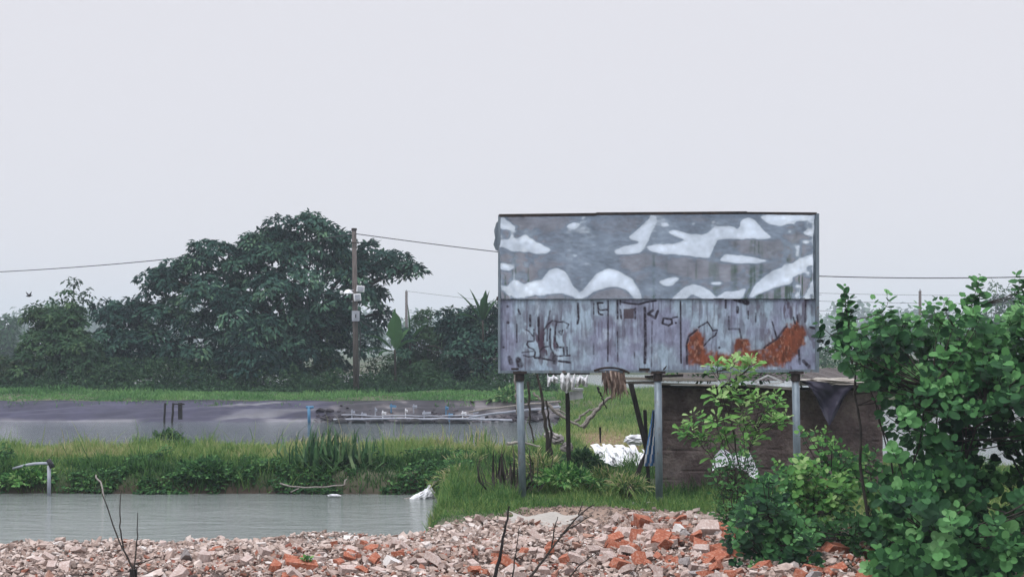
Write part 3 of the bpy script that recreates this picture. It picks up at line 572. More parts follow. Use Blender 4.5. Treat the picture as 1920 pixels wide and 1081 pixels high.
# crumpled white plastic at the pond corner
def crumple(c, R, n=26, seed=0, fl=(1, .6, 1), zmin=None, amp=.5):
    u = np.linspace(0, PI, n); v = np.linspace(0, 2 * PI, n + 1)[:-1]; U, Vv = np.meshgrid(u, v, indexing='ij')
    d = np.stack([np.sin(U) * np.cos(Vv), np.sin(U) * np.sin(Vv), np.cos(U)], -1)
    rr = 1 + amp * (2 * fnoise(d[..., 0] * 3 + seed + d[..., 2] * 4, d[..., 1] * 3 - d[..., 2] * 2, .9, seed, 4) - 1) + .5 * amp * np.abs(np.sin(d[..., 0] * 6 + d[..., 2] * 4 + seed))
    P = d * rr[..., None] * R * fl + c; q = grid_faces(n, n); i = np.arange(n - 1)
    w_ = np.stack([i * n + n - 1, (i + 1) * n + n - 1, (i + 1) * n, i * n], -1)
    return P.reshape(-1, 3), np.vstack([q, w_])
c = at(800, 930, 31.6); V, F = crumple(c, .2, seed=3, fl=(1, .6, 1.0)); V[:, 0] += -.9 * (c[2] + .1 - V[:, 2]).clip(0) ; k = V[:, 2] > c[2]; V[k, 0] = c[0] + .08 + (V[k, 0] - c[0] - .08) * (1 - .75 * ((V[k, 2] - c[2]) / .22).clip(0, 1))
mk('plastic_bag', (V, F), M['white_plastic'], label='crumpled white plastic bag caught at the pond corner', cat='bag', smooth=False)
mk('branch', tube(lerp_path([at(745, 937, 31.6), at(775, 932, 31.6), at(800, 922, 31.5), at(812, 905, 31.6), at(822, 898, 31.6)], 14, .01), np.linspace(.02, .012, 14), 6), M['paletwig'], label='pale branch in the water leading to the white plastic bag', cat='branch')
V, F = crumple(at(627, 928, 31.8), .08, seed=5, fl=(1.5, .6, .3)); mk('plastic_scrap', (V, F), M['white_plastic'], label='small white plastic scrap floating below the cane plants', cat='litter')
mk('branch', join(tube(lerp_path([at(525, 905, 32.2), at(560, 915, 32), at(640, 912, 32), at(650, 898, 32.2)], 12, .015), .018, 6), tube(lerp_path([at(560, 915, 32), at(545, 922, 31.9)], 4), .012, 5)), M['paletwig'], label='bare bent branch lying along the bank edge below the cane plants', cat='branch')
mk('fallen_cane', tube(lerp_path([at(195, 935, 31.9), at(190, 905, 32.2), at(180, 890, 32.6)], 8, .01), .02, 5), M['paletwig'], label='thin cane leaning on the left bank at the water', cat='branch')

# ---------------------------------------------------------------- utility pole and wires
pb = at(668, 742, 77.5); pb[2] = float(hgt(pb[0], pb[1])) - .2; pt = at(664, 432, 77.5)
t = empty('utility_pole', pb, 'tall weathered utility pole with boxes in front of the huge tree', 'utility pole')
mk('shaft', tube([pb, (pb + pt) / 2, pt], [.17, .15, .12], 12), M['pole'], t, smooth=True)
mk('cap', tube([pt, pt + [0, 0, .12]], .15, 12), M['blackiron'], t)
b1 = mk('meter_box', box(at(676, 541, 77.2), (.42, .25, .34), 0, 0, .1), M['white_plastic'], t)
mk('seal', box(at(676, 541, 77.05), (.3, .04, .22), 0, 0, .1), M['grey_plastic'], b1)
b1 = mk('meter_box', box(at(670, 557, 77.15), (.38, .25, .4), 0, 0, -.08), M['white_plastic'], t); mk('seal', box(at(670, 557, 77.0), (.27, .04, .27), 0, 0, -.08), M['grey_plastic'], b1)
b1 = mk('switch_box', box(at(667, 592, 77.2), (.40, .25, .56)), M['grey_plastic'], t); mk('handle', box(at(667, 592, 77.03), (.05, .05, .2)), M['blackiron'], b1)
mk('lamp_shade', join(lathe([(.02, .18), (.14, .14), (.26, 0), (.28, -.06)], 12, at(653, 548, 77.2)), tube([at(653, 545, 77.2), at(664, 543, 77.4)], .02, 6)), M['white_plastic'], t, smooth=True)
mk('insulator', join(lathe([(0, .12), (.08, .08), (.08, -.08), (0, -.12)], 10, at(640, 548, 77.2)), tube([at(640, 548, 77.2), at(664, 548, 77.4)], .02, 6)), M['white_plastic'], t, smooth=True)
mk('conduit', tube(lerp_path([at(674, 600, 77.25), at(676, 640, 77.25), at(672, 720, 77.25)], 10), .025, 6), M['cable'], t)
mk('bracket', join(beam(at(658, 455, 77.3), at(674, 455, 77.3), .06, .06)), M['blackiron'], t)
def wire(pts, r, label, group='overhead wires', n=40):
    P = np.array(pts); t = np.linspace(0, 1, n)
    tt = np.concatenate([[0], np.cumsum(np.linalg.norm(np.diff(P, axis=0), axis=1))]); tt = tt / tt[-1]; co = [np.polyfit(tt, P[:, k], min(3, len(P) - 1)) for k in range(3)]
    mk('overhead_wire', tube(np.stack([np.polyval(c, t) for c in co], -1), r, 5, False), M['cable'], label=label, cat='wire', group=group)
# right span: hangs from the pole, passes behind the billboard and on to the right
wire([at(668, 438, 77.5), at(937, 473, 74), at(1531, 517, 68), at(1730, 521, 66), at(1960, 518, 63), at(2500, 478, 60)], .024, 'thick black cable from the pole top past the billboard to the right edge')
wire([at(660, 438, 77.5), at(500, 464, 85), at(310, 485, 95), at(0, 510, 105), at(-300, 518, 112)], .03, 'thick black cable running from the pole top to the left edge')
wire([at(760, 545, 180), at(850, 556, 176), at(935, 565, 170), at(1540, 552, 150)], .02, 'thin faint wire from the distant thin pole towards the billboard')
wire([at(676, 600, 77.3), at(720, 625, 80), at(800, 655, 81), at(870, 668, 80), at(945, 670, 79)], .02, 'thin drooping wire from the grey switch box towards the billboard')
for i, (py, nm) in enumerate(((552, 'highest'), (567, 'middle'), (585, 'lowest'))):
    wire([at(1500, py - 4, 140), at(1725, py + 1, 140), at(2000, py, 140)], .018, '%s of the three faint wires in the mist right of the billboard' % nm)
def thin_pole(px, top, Y, r, label, bot=None):
    a = at(px, top, Y); b = a.copy(); b[2] = max(float(hgt(a[0], Y)), -1.4)
    t = empty('distant_pole', b, label, 'utility pole', 'distant thin poles'); mk('shaft', tube([b, a], [r, r * .8], 8), M['pole'], t, smooth=True)
    mk('insulator', lathe([(0, .12), (.07, .06), (.07, -.06), (0, -.12)], 8, a + [0, 0, .1]), M['grey_plastic'], t)
thin_pole(1725, 545, 140, .17, 'distant thin grey pole in the mist right of the billboard')
thin_pole(762, 546, 180, .2, 'distant thin pole above the banana plants')

# small bird in flight at the left
def bird(c, s, label, flying, yaw=0.3):
    body = np.array([[-.5, 0, 0], [-.25, 0, .02], [0, 0, .03], [.2, 0, .07], [.34, 0, .12], [.45, 0, .12]]) * s
    bv, bf = tube(body, np.array([.04, .10, .13, .10, .07, .02]) * s, 8)
    t = empty('bird', c, label, 'bird'); org = np.array(c)
    if not flying: bv = bv @ np.array(Euler((0, -.7, 0)).to_matrix()).T
    R = np.array(Euler((0, 0, yaw)).to_matrix())
    mk('body', (bv @ R.T + org, bf), M['bird'], t, smooth=True)
    for sg in (-1, 1):
        if flying: w_ = np.array([[.15, 0, .08], [.05, sg * .35, .38], [-.1, sg * .6, .62], [-.2, sg * .25, .25], [-.15, 0, .06]]) * s
        else: w_ = (np.array([[.2, sg * .1, .08], [.05, sg * .14, .02], [-.4, sg * .05, -.02], [-.1, sg * .1, .12], [.1, sg * .1, .12]]) * s) @ np.array(Euler((0, -.7, 0)).to_matrix()).T
        mk('wing', (np.vstack([w_, w_ + [0, 0, -.01 * s * 2]]) @ R.T + org, [np.array([[0, 1, 2, 3, 4], [9, 8, 7, 6, 5]])]), M['bird'], t)
    tl = np.array([[-.45, -.03, 0], [-.45, .03, 0], [-.75, .1, -.02], [-.75, -.1, -.02]]) * s
    if not flying: tl = tl @ np.array(Euler((0, -.7, 0)).to_matrix()).T
    mk('tail', (tl @ R.T + org, [np.array([[0, 1, 2, 3]])]), M['bird'], t)
bird(at(55, 555, 60), .33, 'small dark bird flying above the trees at the left', True, 1.0)

# ---------------------------------------------------------------- billboard
YA, YB = 26.5, 26.05; XA = (937 - CX) / F_PX * YA; XB = (1531 - CX) / F_PX * YB; KB = (YB - YA) / (XB - XA)
BN = norm(np.array([KB, -1.0, 0])); BT = norm(np.array([1.0, KB, 0]))
def bp(px, py, off=0.0):
    q = (np.asarray(px, float) - CX) / F_PX; Y = (YA - KB * XA) / (1 - KB * q)
    return np.stack([q * Y, Y + 0 * q, CAMZ - (np.asarray(py, float) - HZ) / F_PX * Y], -1) + BN * np.asarray(off)[..., None] if np.ndim(off) else np.stack([q * Y, Y + 0 * q, CAMZ - (np.asarray(py, float) - HZ) / F_PX * Y], -1) + BN * off
base = bp(1235, 940); base[2] = 0
bb = empty('billboard', base, 'large blank rusted sheet-metal billboard on three grey posts', 'billboard')
# outline lines in pixels
def ytop(px): return np.interp(px, [937, 1115, 1120, 1400, 1531], [405, 403, 401, 399, 400])
def ybot(px): return np.interp(px, [937, 1531], [698, 696])
YS = 560.0
NX, NZU, NZL = 560, 150, 132
gx = np.linspace(937, 1531, NX)
def inpoly(U, V, poly):
    p = np.array(poly, float); ins = np.zeros(U.shape, bool); j = len(p) - 1
    for i in range(len(p)):
        c = (p[i, 1] > V) != (p[j, 1] > V)
        ins ^= c & (U < (p[j, 0] - p[i, 0]) * (V - p[i, 1]) / (p[j, 1] - p[i, 1] + 1e-9) + p[i, 0]); j = i
    return ins
def blur(A, k, ax):
    if k < 1: return A
    for _ in range(2):
        pad = [(0, 0), (0, 0)]; pad[ax] = (k, k); P = np.pad(A, pad, mode='edge'); c = np.cumsum(np.insert(P, 0, 0, axis=ax), axis=ax)
        n = A.shape[ax]; A = (np.take(c, np.arange(2 * k + 1, 2 * k + 1 + n), ax) - np.take(c, np.arange(n), ax)) / (2 * k + 1)
    return A
WHITE = [
 [(105,115),(135,118),(165,140),(195,172),(150,178),(110,165)], [(105,235),(180,232),(240,208),(290,235),(340,262),(382,285),(362,305),(300,305),(200,300),(150,285),(105,270)],
 [(112,360),(150,368),(178,386),(165,395),(118,392)], [(470,160),(510,135),(540,148),(510,172)], [(545,115),(580,102),(560,120)],
 [(815,215),(880,165),(940,105),(958,112),(930,190),(905,250),(872,300),(820,308),(745,305),(738,290),(790,270),(865,258),(875,240),(840,232)],
 [(915,272),(960,265),(1060,260),(1140,235),(1080,215),(1030,190),(1070,185),(1150,205),(1210,210),(1290,170),(1380,162),(1400,180),(1425,165),(1430,125),(1460,113),(1500,130),(1560,200),(1588,220),(1540,230),(1430,225),(1290,230),(1268,280),(1250,332),(1180,325),(1100,310),(1000,305),(930,292)],
 [(1308,345),(1340,314),(1420,320),(1575,345),(1500,358),(1400,358)], [(1530,105),(1580,98),(1812,92),(1812,125),(1700,130),(1640,155),(1580,145)], [(1760,192),(1812,185),(1812,210),(1785,206)],
 [(118,490),(170,470),(200,452),(235,475),(340,450),(380,400),(420,386),(462,408),(495,470),(545,528),(590,480),(640,420),(700,388),(760,408),(830,448),(862,510),(885,556),(845,556),(810,508),(750,488),(690,492),(620,515),(545,558),(500,538),(440,522),(370,528),(300,535),(200,552),(150,535),(118,512)],
 [(975,460),(1040,438),(1088,440),(1045,475),(1015,482)], [(1050,552),(1110,495),(1160,473),(1210,485),(1260,515),(1295,552),(1210,552),(1160,530),(1120,552)],
 [(1295,540),(1340,520),(1410,515),(1450,496),(1440,530),(1420,552),(1300,552)], [(1462,545),(1510,470),(1600,400),(1680,370),(1760,330),(1825,318),(1822,365),(1765,390),(1745,420),(1700,435),(1690,470),(1600,490),(1520,525),(1480,548)],
 [(1762,552),(1780,500),(1800,462),(1832,440),(1832,482),(1800,525),(1788,552)], [(1150,148),(1180,138),(1165,152)], [(1250,465),(1320,460),(1310,478),(1270,476)], [(990,150),(1020,146),(1030,156),(1000,158)]]
BROWN = [[(150,108),(560,108),(520,150),(380,180),(240,180),(180,150)], [(580,108),(930,108),(830,195),(760,210),(620,180)], [(750,325),(900,310),(1080,330),(1250,350),(1420,390),(1380,415),(1200,435),(1050,420),(940,360),(860,400),(790,380)],
 [(1340,235),(1680,235),(1640,300),(1540,320),(1400,280)], [(600,545),(640,520),(700,500),(760,505),(810,545)], [(1000,102),(1300,102),(1200,130),(1050,130)]]
# upper sheet: the dents are real relief; shiny zinc reflects the sky where it leans up and the land where it leans down
GXu, Tu = np.meshgrid(gx, np.linspace(0, 1, NZU), indexing='ij'); GYu = ytop(GXu) + 2 + (YS - ytop(GXu) - 2) * Tu
Uc = (GXu - 900) * 2.909; Vc = (GYu - 370) * 2.909
wob = 9 * (fnoise(Uc, Vc, 60, 91) - .5)
Wm = np.zeros(Uc.shape); Bm = np.zeros(Uc.shape)
for q in WHITE: Wm = np.maximum(Wm, inpoly(Uc + wob, Vc + wob, q).astype(float))
for q in BROWN: Bm = np.maximum(Bm, inpoly(Uc, Vc, q).astype(float))
Wm = blur(blur(Wm, 1, 0), 1, 1); Bm = blur(blur(Bm, 6, 0), 3, 1) * (1 - Wm)
strk = fnoise(Uc * .25, Vc * 1.2 - Uc * .02, 18, 93, 3)
wf = .35 + 1.3 * fnoise(Uc, Vc * 1.6, 110, 301, 3)
slope = -.022 * (1 - Wm) + .17 * wf * Wm - .075 * Bm + .05 * (fnoise(Uc, Vc, 70, 95) - .5) * (1 - Wm) + .085 * (fnoise(Uc * .35, Vc * 1.4 + Uc * .2, 20, 96, 4) - .5) + .07 * (np.abs(fnoise(Uc + Vc * .6, Vc - Uc * .15, 55, 311, 3) - .5) < .012) + .06 * (fnoise(Uc, Vc * .5, 45, 98, 2) - .5) * Wm + .045 * (strk - .5) * Bm
wr = ((Uc < 330) & (Vc > 150)) * 1.0 + ((Uc > 1660)) * 1.0; wr = blur(blur(wr, 8, 0), 4, 1)
slope += wr * .30 * (fnoise(Uc, Vc, 26, 97, 3) - .5)
slope = np.maximum(slope, -.066 + .02 * (strk - .5)); slope = blur(slope, 1, 1)
dz = (YS - 402) / F_PX * 26.3 / (NZU - 1)
H = np.cumsum(slope, 1) * dz; net = blur(H[:, -1:] * .85, 16, 0) 
H = H - net * Tu; H = blur(H, 2, 0) + .012
V = bp(GXu, GYu) + BN * H[..., None]
ncol = .80 + .50 * (fnoise(Uc, Vc, 80, 99)[..., None] - .5) + .35 * (fnoise(Uc, Vc * 2.5 - Uc * .3, 24, 100, 4)[..., None] - .5) * (1 - Wm[..., None]); c = np.array([.76, .86, .96]) * ncol
wht = blur(blur(wr * ((fnoise(Uc, Vc, 35, 101) > .52)), 2, 0), 2, 1)[..., None] * .5; c = c * (1 - wht) + np.array([.8, .88, .93]) * wht
mk('upper_sheet', (V.reshape(-1, 3), grid_faces(NX, NZU)), M['zinc'], bb, col=c.reshape(-1, 3), smooth=True, label='dented shiny galvanised upper sheet reflecting the sky')
# lower sheet: weathered, with remnants of lettering and an orange rust field
GXl, Tl = np.meshgrid(gx, np.linspace(0, 1, NZL), indexing='ij'); GYl = YS + 1 + (ybot(GXl) - 5 - YS) * Tl
def seg(px, py, a, b):
    a = np.array(a, float); b = np.array(b, float); d = b - a; t = np.clip(((px - a[0]) * d[0] + (py - a[1]) * d[1]) / max(d @ d, 1e-6), 0, 1)
    return np.hypot(px - a[0] - t * d[0], py - a[1] - t * d[1])
def strokes(lst, ox, oy, s):
    D = np.zeros(GXl.shape)
    for wdt, st, pts in lst:
        pts = [(ox + u / s, oy + v / s) for u, v in pts]
        if len(pts) == 1: pts = pts * 2
        for a, b in zip(pts[:-1], pts[1:]): D = np.maximum(D, st * (1 - ss(wdt * .8, wdt * 2.0, seg(GXl, GYl, a, b))))
    return D
jx = 1.2 * (fnoise(GXl, GYl, 6, 111) - .5); jy = jx
LA = strokes([(1.1,.9,[(500,610),(430,610),(415,650),(440,690),(510,720),(530,760),(520,810),(440,820),(370,800)]), (1.2,.9,[(520,830),(600,830),(595,740),(640,690),(700,680)]),
 (1.1,.8,[(510,450),(515,600)]), (1.2,.9,[(575,400),(575,600)]), (1.1,.85,[(640,460),(700,380),(760,330),(810,340)]), (1.2,.8,[(735,440),(725,560),(735,700),(760,740),(800,830)]),
 (1.1,.85,[(900,350),(820,350),(800,450),(800,600),(840,680)]), (1.1,.8,[(870,470),(850,480),(880,520),(900,460)]), (1.2,.9,[(820,690),(910,690),(920,800)]), (1.1,.8,[(960,690),(960,790)]),
 (1.1,.9,[(820,812),(1000,800)]), (1.5,1,[(850,875),(1000,895)]), (1.3,.85,[(520,830),(650,845),(800,880)]), (1.0,.7,[(400,450),(440,470),(500,540)]), (1.7,.8,[(460,260),(460,400)]), (1.7,1,[(572,290),(575,400)]),
 (1.0,.7,[(730,200),(710,320)]), (1.3,.9,[(300,180),(325,240)]), (1.6,.9,[(155,140)]), (2.0,.95,[(160,355)]), (1.5,.9,[(100,690)]), (1.5,1,[(1105,100),(1115,300),(1100,370)]), (1.0,.7,[(280,380),(280,620)]),
 (1.2,.8,[(900,340),(980,380),(960,430)]), (1.0,.6,[(640,520),(650,640)]), (1.0,.7,[(690,440),(690,600)]), (3.5,.75,[(790,820),(790,890)]), (4.0,.9,[(300,860),(325,930)]), (3,.7,[(180,830),(200,900)]), (1,.6,[(350,760),(520,740)])], 930, 555, 7.206)
LB = strokes([(1.2,1,[(360,90),(290,90),(300,170),(330,190),(430,180)]), (1.2,1,[(300,190),(310,240),(360,250)]), (1.0,.95,[(435,60),(430,880)]), (1.3,1,[(560,60),(560,300)]), (.9,.7,[(560,480),(565,880)]), (1.2,1,[(600,60),(600,110)]),
 (1.2,.95,[(620,80),(720,100),(850,110),(950,80),(1080,60)]), (1.2,.95,[(600,180),(610,300)]), (1.4,.9,[(800,170),(800,300)]), (1.9,1,[(930,160),(940,640),(930,900)]), (.8,.6,[(1030,340),(1020,950)]),
 (1.8,1,[(1040,190),(975,240),(1070,295),(1105,205)]), (1.4,1,[(1290,310),(1185,300),(1168,365),(1250,395),(1300,370),(1290,310)]), (1.2,.9,[(1310,290),(1370,280)]), (1.4,.9,[(1350,360)]), (1.0,.9,[(1415,70),(1420,900)]), (.9,.7,[(1040,60),(1040,180)]),
 (1,.7,[(240,100),(240,240)]), (1.2,.5,[(240,640),(240,780)]), (1,.6,[(790,760),(790,830)])], 1080, 555, 7.206)
LC = strokes([(1.0,1,[(300,440),(400,380),(440,440),(460,480),(510,470),(490,530),(430,570),(360,650)]), (3.2,1,[(715,120),(780,140),(850,165)]), (1.5,1,[(605,130),(605,220)]), (1.9,1,[(740,215),(740,270)]), (1.2,.9,[(1510,130),(1500,380)]),
 (1.1,.9,[(95,150),(100,820)]), (1.2,.8,[(860,260),(860,340)]), (1,.7,[(945,280),(945,380)]), (1.7,.9,[(535,670)]), (1.3,.7,[(640,320),(640,460),(760,460),(780,560)]), (1.7,1,[(1560,440),(1610,450)]), (1.2,.8,[(1130,380),(1180,560)]),
 (1.3,.9,[(1370,330),(1390,400)]), (1.2,.8,[(1410,300),(1420,380)]), (2.2,.9,[(1480,820),(1540,880)]), (1.5,.8,[(1430,700),(1440,850)]), (1.4,1,[(170,850),(165,640),(190,540),(280,470)]), (1.4,.9,[(1040,670),(1180,570),(1290,430)])], 1260, 540, 6.007)
U5 = (GXl - 1260) * 6.007; V5 = (GYl - 540) * 6.007; e5 = 80 * (fnoise(GXl, GYl, 6, 121, 3) - .5); f5 = 90 * (vnoise(GXl, GYl * .15, 1.7, 124) - .5) * (fnoise(GXl, GYl, 20, 125) > .4)
RU = inpoly(U5 + e5 * .7, V5 + f5, [(170,855),(165,640),(190,540),(280,470),(330,520),(380,560),(350,640),(400,700),(620,750),(700,740),(700,570),(860,570),(880,700),(1000,690),(1180,570),(1280,430),(1400,385),(1490,430),(1505,560),(1490,650),(1400,720),(1330,830),(1250,870),(900,885),(300,865)]).astype(float)
pk = ((fnoise(GXl, GYl, 6, 126, 3) > .64) & (V5 > 640) & (U5 < 1250)) * .5; RU = blur(blur(RU * (1 - pk), 1, 0), 1, 1)
SQ = inpoly(GXl, GYl, [(1080 + 640 / 7.2, 555 + 170 / 7.2), (1080 + 785 / 7.2, 555 + 165 / 7.2), (1080 + 780 / 7.2, 555 + 300 / 7.2), (1080 + 650 / 7.2, 555 + 305 / 7.2)]) * .85
vs = fnoise(GXl, GYl * .28, 8, 131, 4); big = fnoise(GXl, GYl, 60, 133, 4)[..., None]; vs = vs[..., None]
c = np.array([.26, .335, .41]) * (1 - ss(.4, .68, big)) + np.array([.205, .225, .315]) * ss(.4, .68, big)
gr = ss(.5, .7, fnoise(GXl, GYl * .7, 16, 201, 4))[..., None] * .45; c = c * (1 - gr) + np.array([.10, .10, .14]) * gr
lt = ss(.58, .75, fnoise(GXl, GYl * .5, 22, 203, 4))[..., None] * .5; c = c * (1 - lt) + np.array([.38, .46, .54]) * lt
c = c * (1.33 + .3 * vs)
fine = fnoise(GXl, GYl * .5, 2.6, 135, 3)[..., None]; c = c * (.82 + .36 * fine)
lft = (ss(.52, .64, fnoise(GXl, GYl * .35, 9, 137, 4)) * (np.exp(-((GXl - 1025) / 38) ** 2 - ((GYl - 640) / 42) ** 2) * .85 + .25 + .5 * np.exp(-((GXl - 1480) / 60) ** 2)))[..., None]
c = c * (1 - lft) + np.array([.085, .055, .085]) * lft
drip = (ss(.62, .74, vnoise(GXl, GYl * .09, 3.2, 139)) * .4 * ss(.35, .6, vnoise(GXl, GYl, 40, 140)))[..., None]; c = c * (1 - drip) + np.array([.07, .05, .08]) * drip
halo = (blur(blur(RU, 9, 0), 5, 1) * .45)[..., None]; c = c * (1 - halo) + np.array([.17, .10, .10]) * halo
RUe = RU[..., None]; rc = np.array([.20, .056, .027]) * (.15 + 1.7 * fnoise(GXl, GYl * .6, 6, 141, 5)[..., None]) + np.array([.16, .10, .075]) * ss(.6, .75, fnoise(GXl, GYl * .5, 4, 147, 3))[..., None] ; c = c * (1 - RUe) + rc * RUe
Sq = SQ[..., None]; c = c * (1 - Sq) + np.array([.06, .035, .04]) * Sq
for Lm in (LA, LB, LC):
    k = np.clip(Lm * (.45 + 1.1 * fnoise(GXl, GYl, 4, 143, 2)), 0, 1)[..., None]; c = c * (1 - k) + np.array([.025, .018, .032]) * k
edge = (np.minimum(ss(0, 5, GYl - YS), ss(0, 5, ybot(GXl) - 4 - GYl)))[..., None]; 
H2 = .006 * np.sin(GXl / 7.2) + .012 * (fnoise(GXl, GYl, 40, 145) - .5) - .004 * np.maximum(np.maximum(LA, LB), LC)
V = bp(GXl, GYl) + BN * (H2 - .02)[..., None]
mk('lower_sheet', (V.reshape(-1, 3), grid_faces(NX, NZL)), M['lower_sheet'], bb, col=c.reshape(-1, 3), smooth=True, label='weathered blue grey lower sheet with lettering remains and orange rust')
# backing and frame
q = [bp(938, 406, -.10), bp(1530, 401, -.10), bp(1530, 695, -.10), bp(938, 697, -.10)]; q2 = [bp(938, 406, -.06), bp(1530, 401, -.06), bp(1530, 695, -.06), bp(938, 697, -.06)]
mk('backing_sheet', (np.array([q[3], q[2], q2[2], q2[3], q[0], q[1], q2[1], q2[0]]), BOXF), M['tin'], bb)
fr = [(bp(936, 404.2), bp(1118, 402), .05), (bp(1118, 401), bp(1400, 399), .05), (bp(1400, 399.5), bp(1531, 400.5), .04)]
mk('frame', join(*[beam(a, b, .09, h_) for a, b, h_ in fr]), M['blackiron'], bb, label='thin black top rail')
mk('frame', join(beam(bp(936, 403.5, .0), bp(936, 699, .0), .045, .09, up=(0, 1, 0))), M['steelpost'], bb)
mk('frame', join(beam(bp(1532, 400.5, .0), bp(1532, 697.5, .0), .06, .09, up=(0, 1, 0))), M['steelpost'], bb)
mk('frame', join(beam(bp(937, 696.5, .02), bp(1531, 694.5, .02), .07, .05)), M['steelpost'], bb, label='pale bottom rail')
mk('seam_strip', beam(bp(939, 560.8, .006), bp(1529, 558.5, .006), .012, .012), M['steelpost'], bb)
# torn flaps of the upper sheet
def flap(pts, off, mat, name='torn_edge'):
    n = len(pts); A_ = np.array([bp(u, v, off + .02 * rng.random()) for u, v in pts]); B2 = A_ - BN * .006
    i = np.arange(n); s = np.stack([i, (i + 1) % n, (i + 1) % n + n, i + n], -1)
    mk(name, (np.vstack([A_, B2]), [s, np.array([list(range(n)), list(range(2 * n - 1, n - 1, -1))])]), mat, bb)
flap([(936, 412), (930, 418), (926, 432), (928, 446), (925, 458), (929, 468), (936, 472)], -.03, M['steelpost'])
flap([(936, 555), (931, 556), (930, 562), (936, 566)], -.03, M['blackiron'])
flap([(1340, 398.5), (1395, 396.8), (1402, 399.5), (1345, 401)], .03, M['blackiron'])
flap([(1115, 399.8), (1122, 400), (1124, 403), (1116, 403)], .03, M['blackiron'])
flap([(1532, 520), (1536, 523), (1533, 530)], -.02, M['steelpost'])
# posts
for (px0, px1, foot) in ((974.5, 980.5, 945), (1233.5, 1236.5, 940), (1492, 1496.5, 942)):
    a = bp(px0, 708, -.02); b = bp(px1, foot, -.02); b[2] = min(b[2], float(hgt(b[0], b[1]))) - .15
    po = mk('post', tube([b, (a + b) / 2, a], .07, 16), M['steelpost'], bb, smooth=True)
    mk('clamp', join(tube([a - [0, 0, .06], a + [0, 0, .13]], .085, 12), box(a + [0, -.03, .1], (.26, .14, .05))), M['blackiron'], po)
for i in range(6):
    px = 980 + i * 100; mk('brace', beam(bp(px, 408, -.13), bp(px, 692, -.13), .05, .04, up=(0, 1, 0)), M['steelpost'], bb)
mk('brace', beam(bp(942, 480, -.16), bp(1526, 478, -.16), .05, .04), M['steelpost'], bb)
for (px, py, sx, sz) in ((966, 691, .14, .035), (1208, 692, .2, .05)):
    mk('bracket', box(bp(px, py, .05), (sx, .03, sz), KB), M['blackiron'], bb)
bird(bp(1247, 690, .03), .13, 'small dark bird perched on the bottom rail of the billboard near the middle post', False, .2)
# cloth / dry leaf bundle hanging from the bottom rail
c0 = bp(1153, 700, .0); n = 90
P = c0 + np.column_stack([rng.normal(0, .10, n), rng.normal(-.02, .05, n) , rng.uniform(-.05, .06, n)]); D = np.column_stack([rng.normal(0, .16, (n, 2)), -np.ones(n)])
mk('thatch_bundle', leaves(P, D, rdir(n) * .4 + [0, -1, 0], rng.uniform(.15, .55, n), rng.uniform(.02, .05, n), 'blade'), M['straw'], label='bundle of dry brown leaves hanging under the billboard edge', cat='dry leaves')
mk('bent_strip', tube(lerp_path([bp(1114, 694, .06), bp(1130, 689, .08), bp(1150, 688.5, .08), bp(1168, 692, .08), bp(1180, 699, .05)], 14), .022, 6), M['blackiron'], label='bent dark metal strip above the dry leaf bundle', cat='metal strip')

# ---------------------------------------------------------------- hut behind the billboard
hut = empty('low_hut', (5.3, 28.7, 0), 'low hut with a stained brown wall behind the right half of the billboard', 'hut')
wx0 = at(1242, 0, 28.6)[0]; wx1 = at(1655, 0, 28.6)[0]
def wallmesh(x0, x1, y, z0, ztf, th=.12, nx=120, nzz=60):
    u = np.linspace(x0, x1, nx); v = np.linspace(0, 1, nzz); Uu, W_ = np.meshgrid(u, v, indexing='ij'); zt = ztf(Uu)
    z = z0 + (zt - z0) * W_; off = .035 * (fnoise(Uu, z, .35, 151) - .5) + .03 * (fnoise(Uu, z, .08, 152) - .5)
    course = np.abs(((z + .02 * np.sin(Uu * 2)) / .2) % 1 - .5); off = off + .018 * ss(.44, .5, course) * (fnoise(Uu, z, 1, 154) > .42)
    fr_ = np.stack([Uu, y + off, z], -1).reshape(-1, 3); bk = fr_ + [0, th, 0]; g = grid_faces(nx, nzz); N_ = len(fr_)
    t_ = np.arange(nx - 1) * nzz + nzz - 1; tf = np.stack([t_, t_ + nzz, t_ + nzz + N_, t_ + N_], -1)
    l_ = np.arange(nzz - 1); lf = np.stack([l_, l_ + 1, l_ + 1 + N_, l_ + N_], -1); r_ = l_ + (nx - 1) * nzz; rf = np.stack([r_, r_ + N_, r_ + 1 + N_, r_ + 1], -1)
    return np.vstack([fr_, bk]), np.vstack([g, g[:, ::-1] + N_, tf, lf, rf])
ztf = lambda x: 2.12 - .02 * (x - wx0) + .03 * np.sin(x * 3)
mk('wall', wallmesh(wx0, wx1, 28.6, -.1, ztf), M['wall'], hut)
V, F = wallmesh(28.75, 31.5, 0, -.1, lambda x: 2.1 + 0 * x, nx=40); V = V[:, [1, 0, 2]]
mk('wall', (V + [wx0 + .15, 0, 0], F), M['wall'], hut); mk('wall', (V + [wx1 - .3, 0, 0], F), M['wall'], hut)
def corrugated(x0, x1, y0, y1, z0, z1, nx=120, amp=.018):
    u = np.linspace(x0, x1, nx); Uu, T_ = np.meshgrid(u, [0, .5, 1], indexing='ij')
    z = z0 + (z1 - z0) * T_ + amp * np.sin(Uu * 2 * PI / .09) + .03 * (vnoise(Uu, T_ * 3, .9, 161) - .5)
    a = np.stack([Uu, y0 + (y1 - y0) * T_, z], -1).reshape(-1, 3); g = grid_faces(nx, 3); return np.vstack([a, a - [0, 0, .004]]), np.vstack([g, g[:, ::-1] + len(a)])
rf = mk('roof', corrugated(wx0 - .1, wx1 + .15, 28.25, 31.8, 2.22, 2.42), M['tin'], hut)
mk('rafter', beam(at(1165, 709, 28.3), at(1345, 712, 28.3), .07, .06), M['plank'], hut); mk('rafter', beam(at(1168, 716.5, 28.35), at(1345, 722, 28.3), .08, .035), M['plank'], hut)
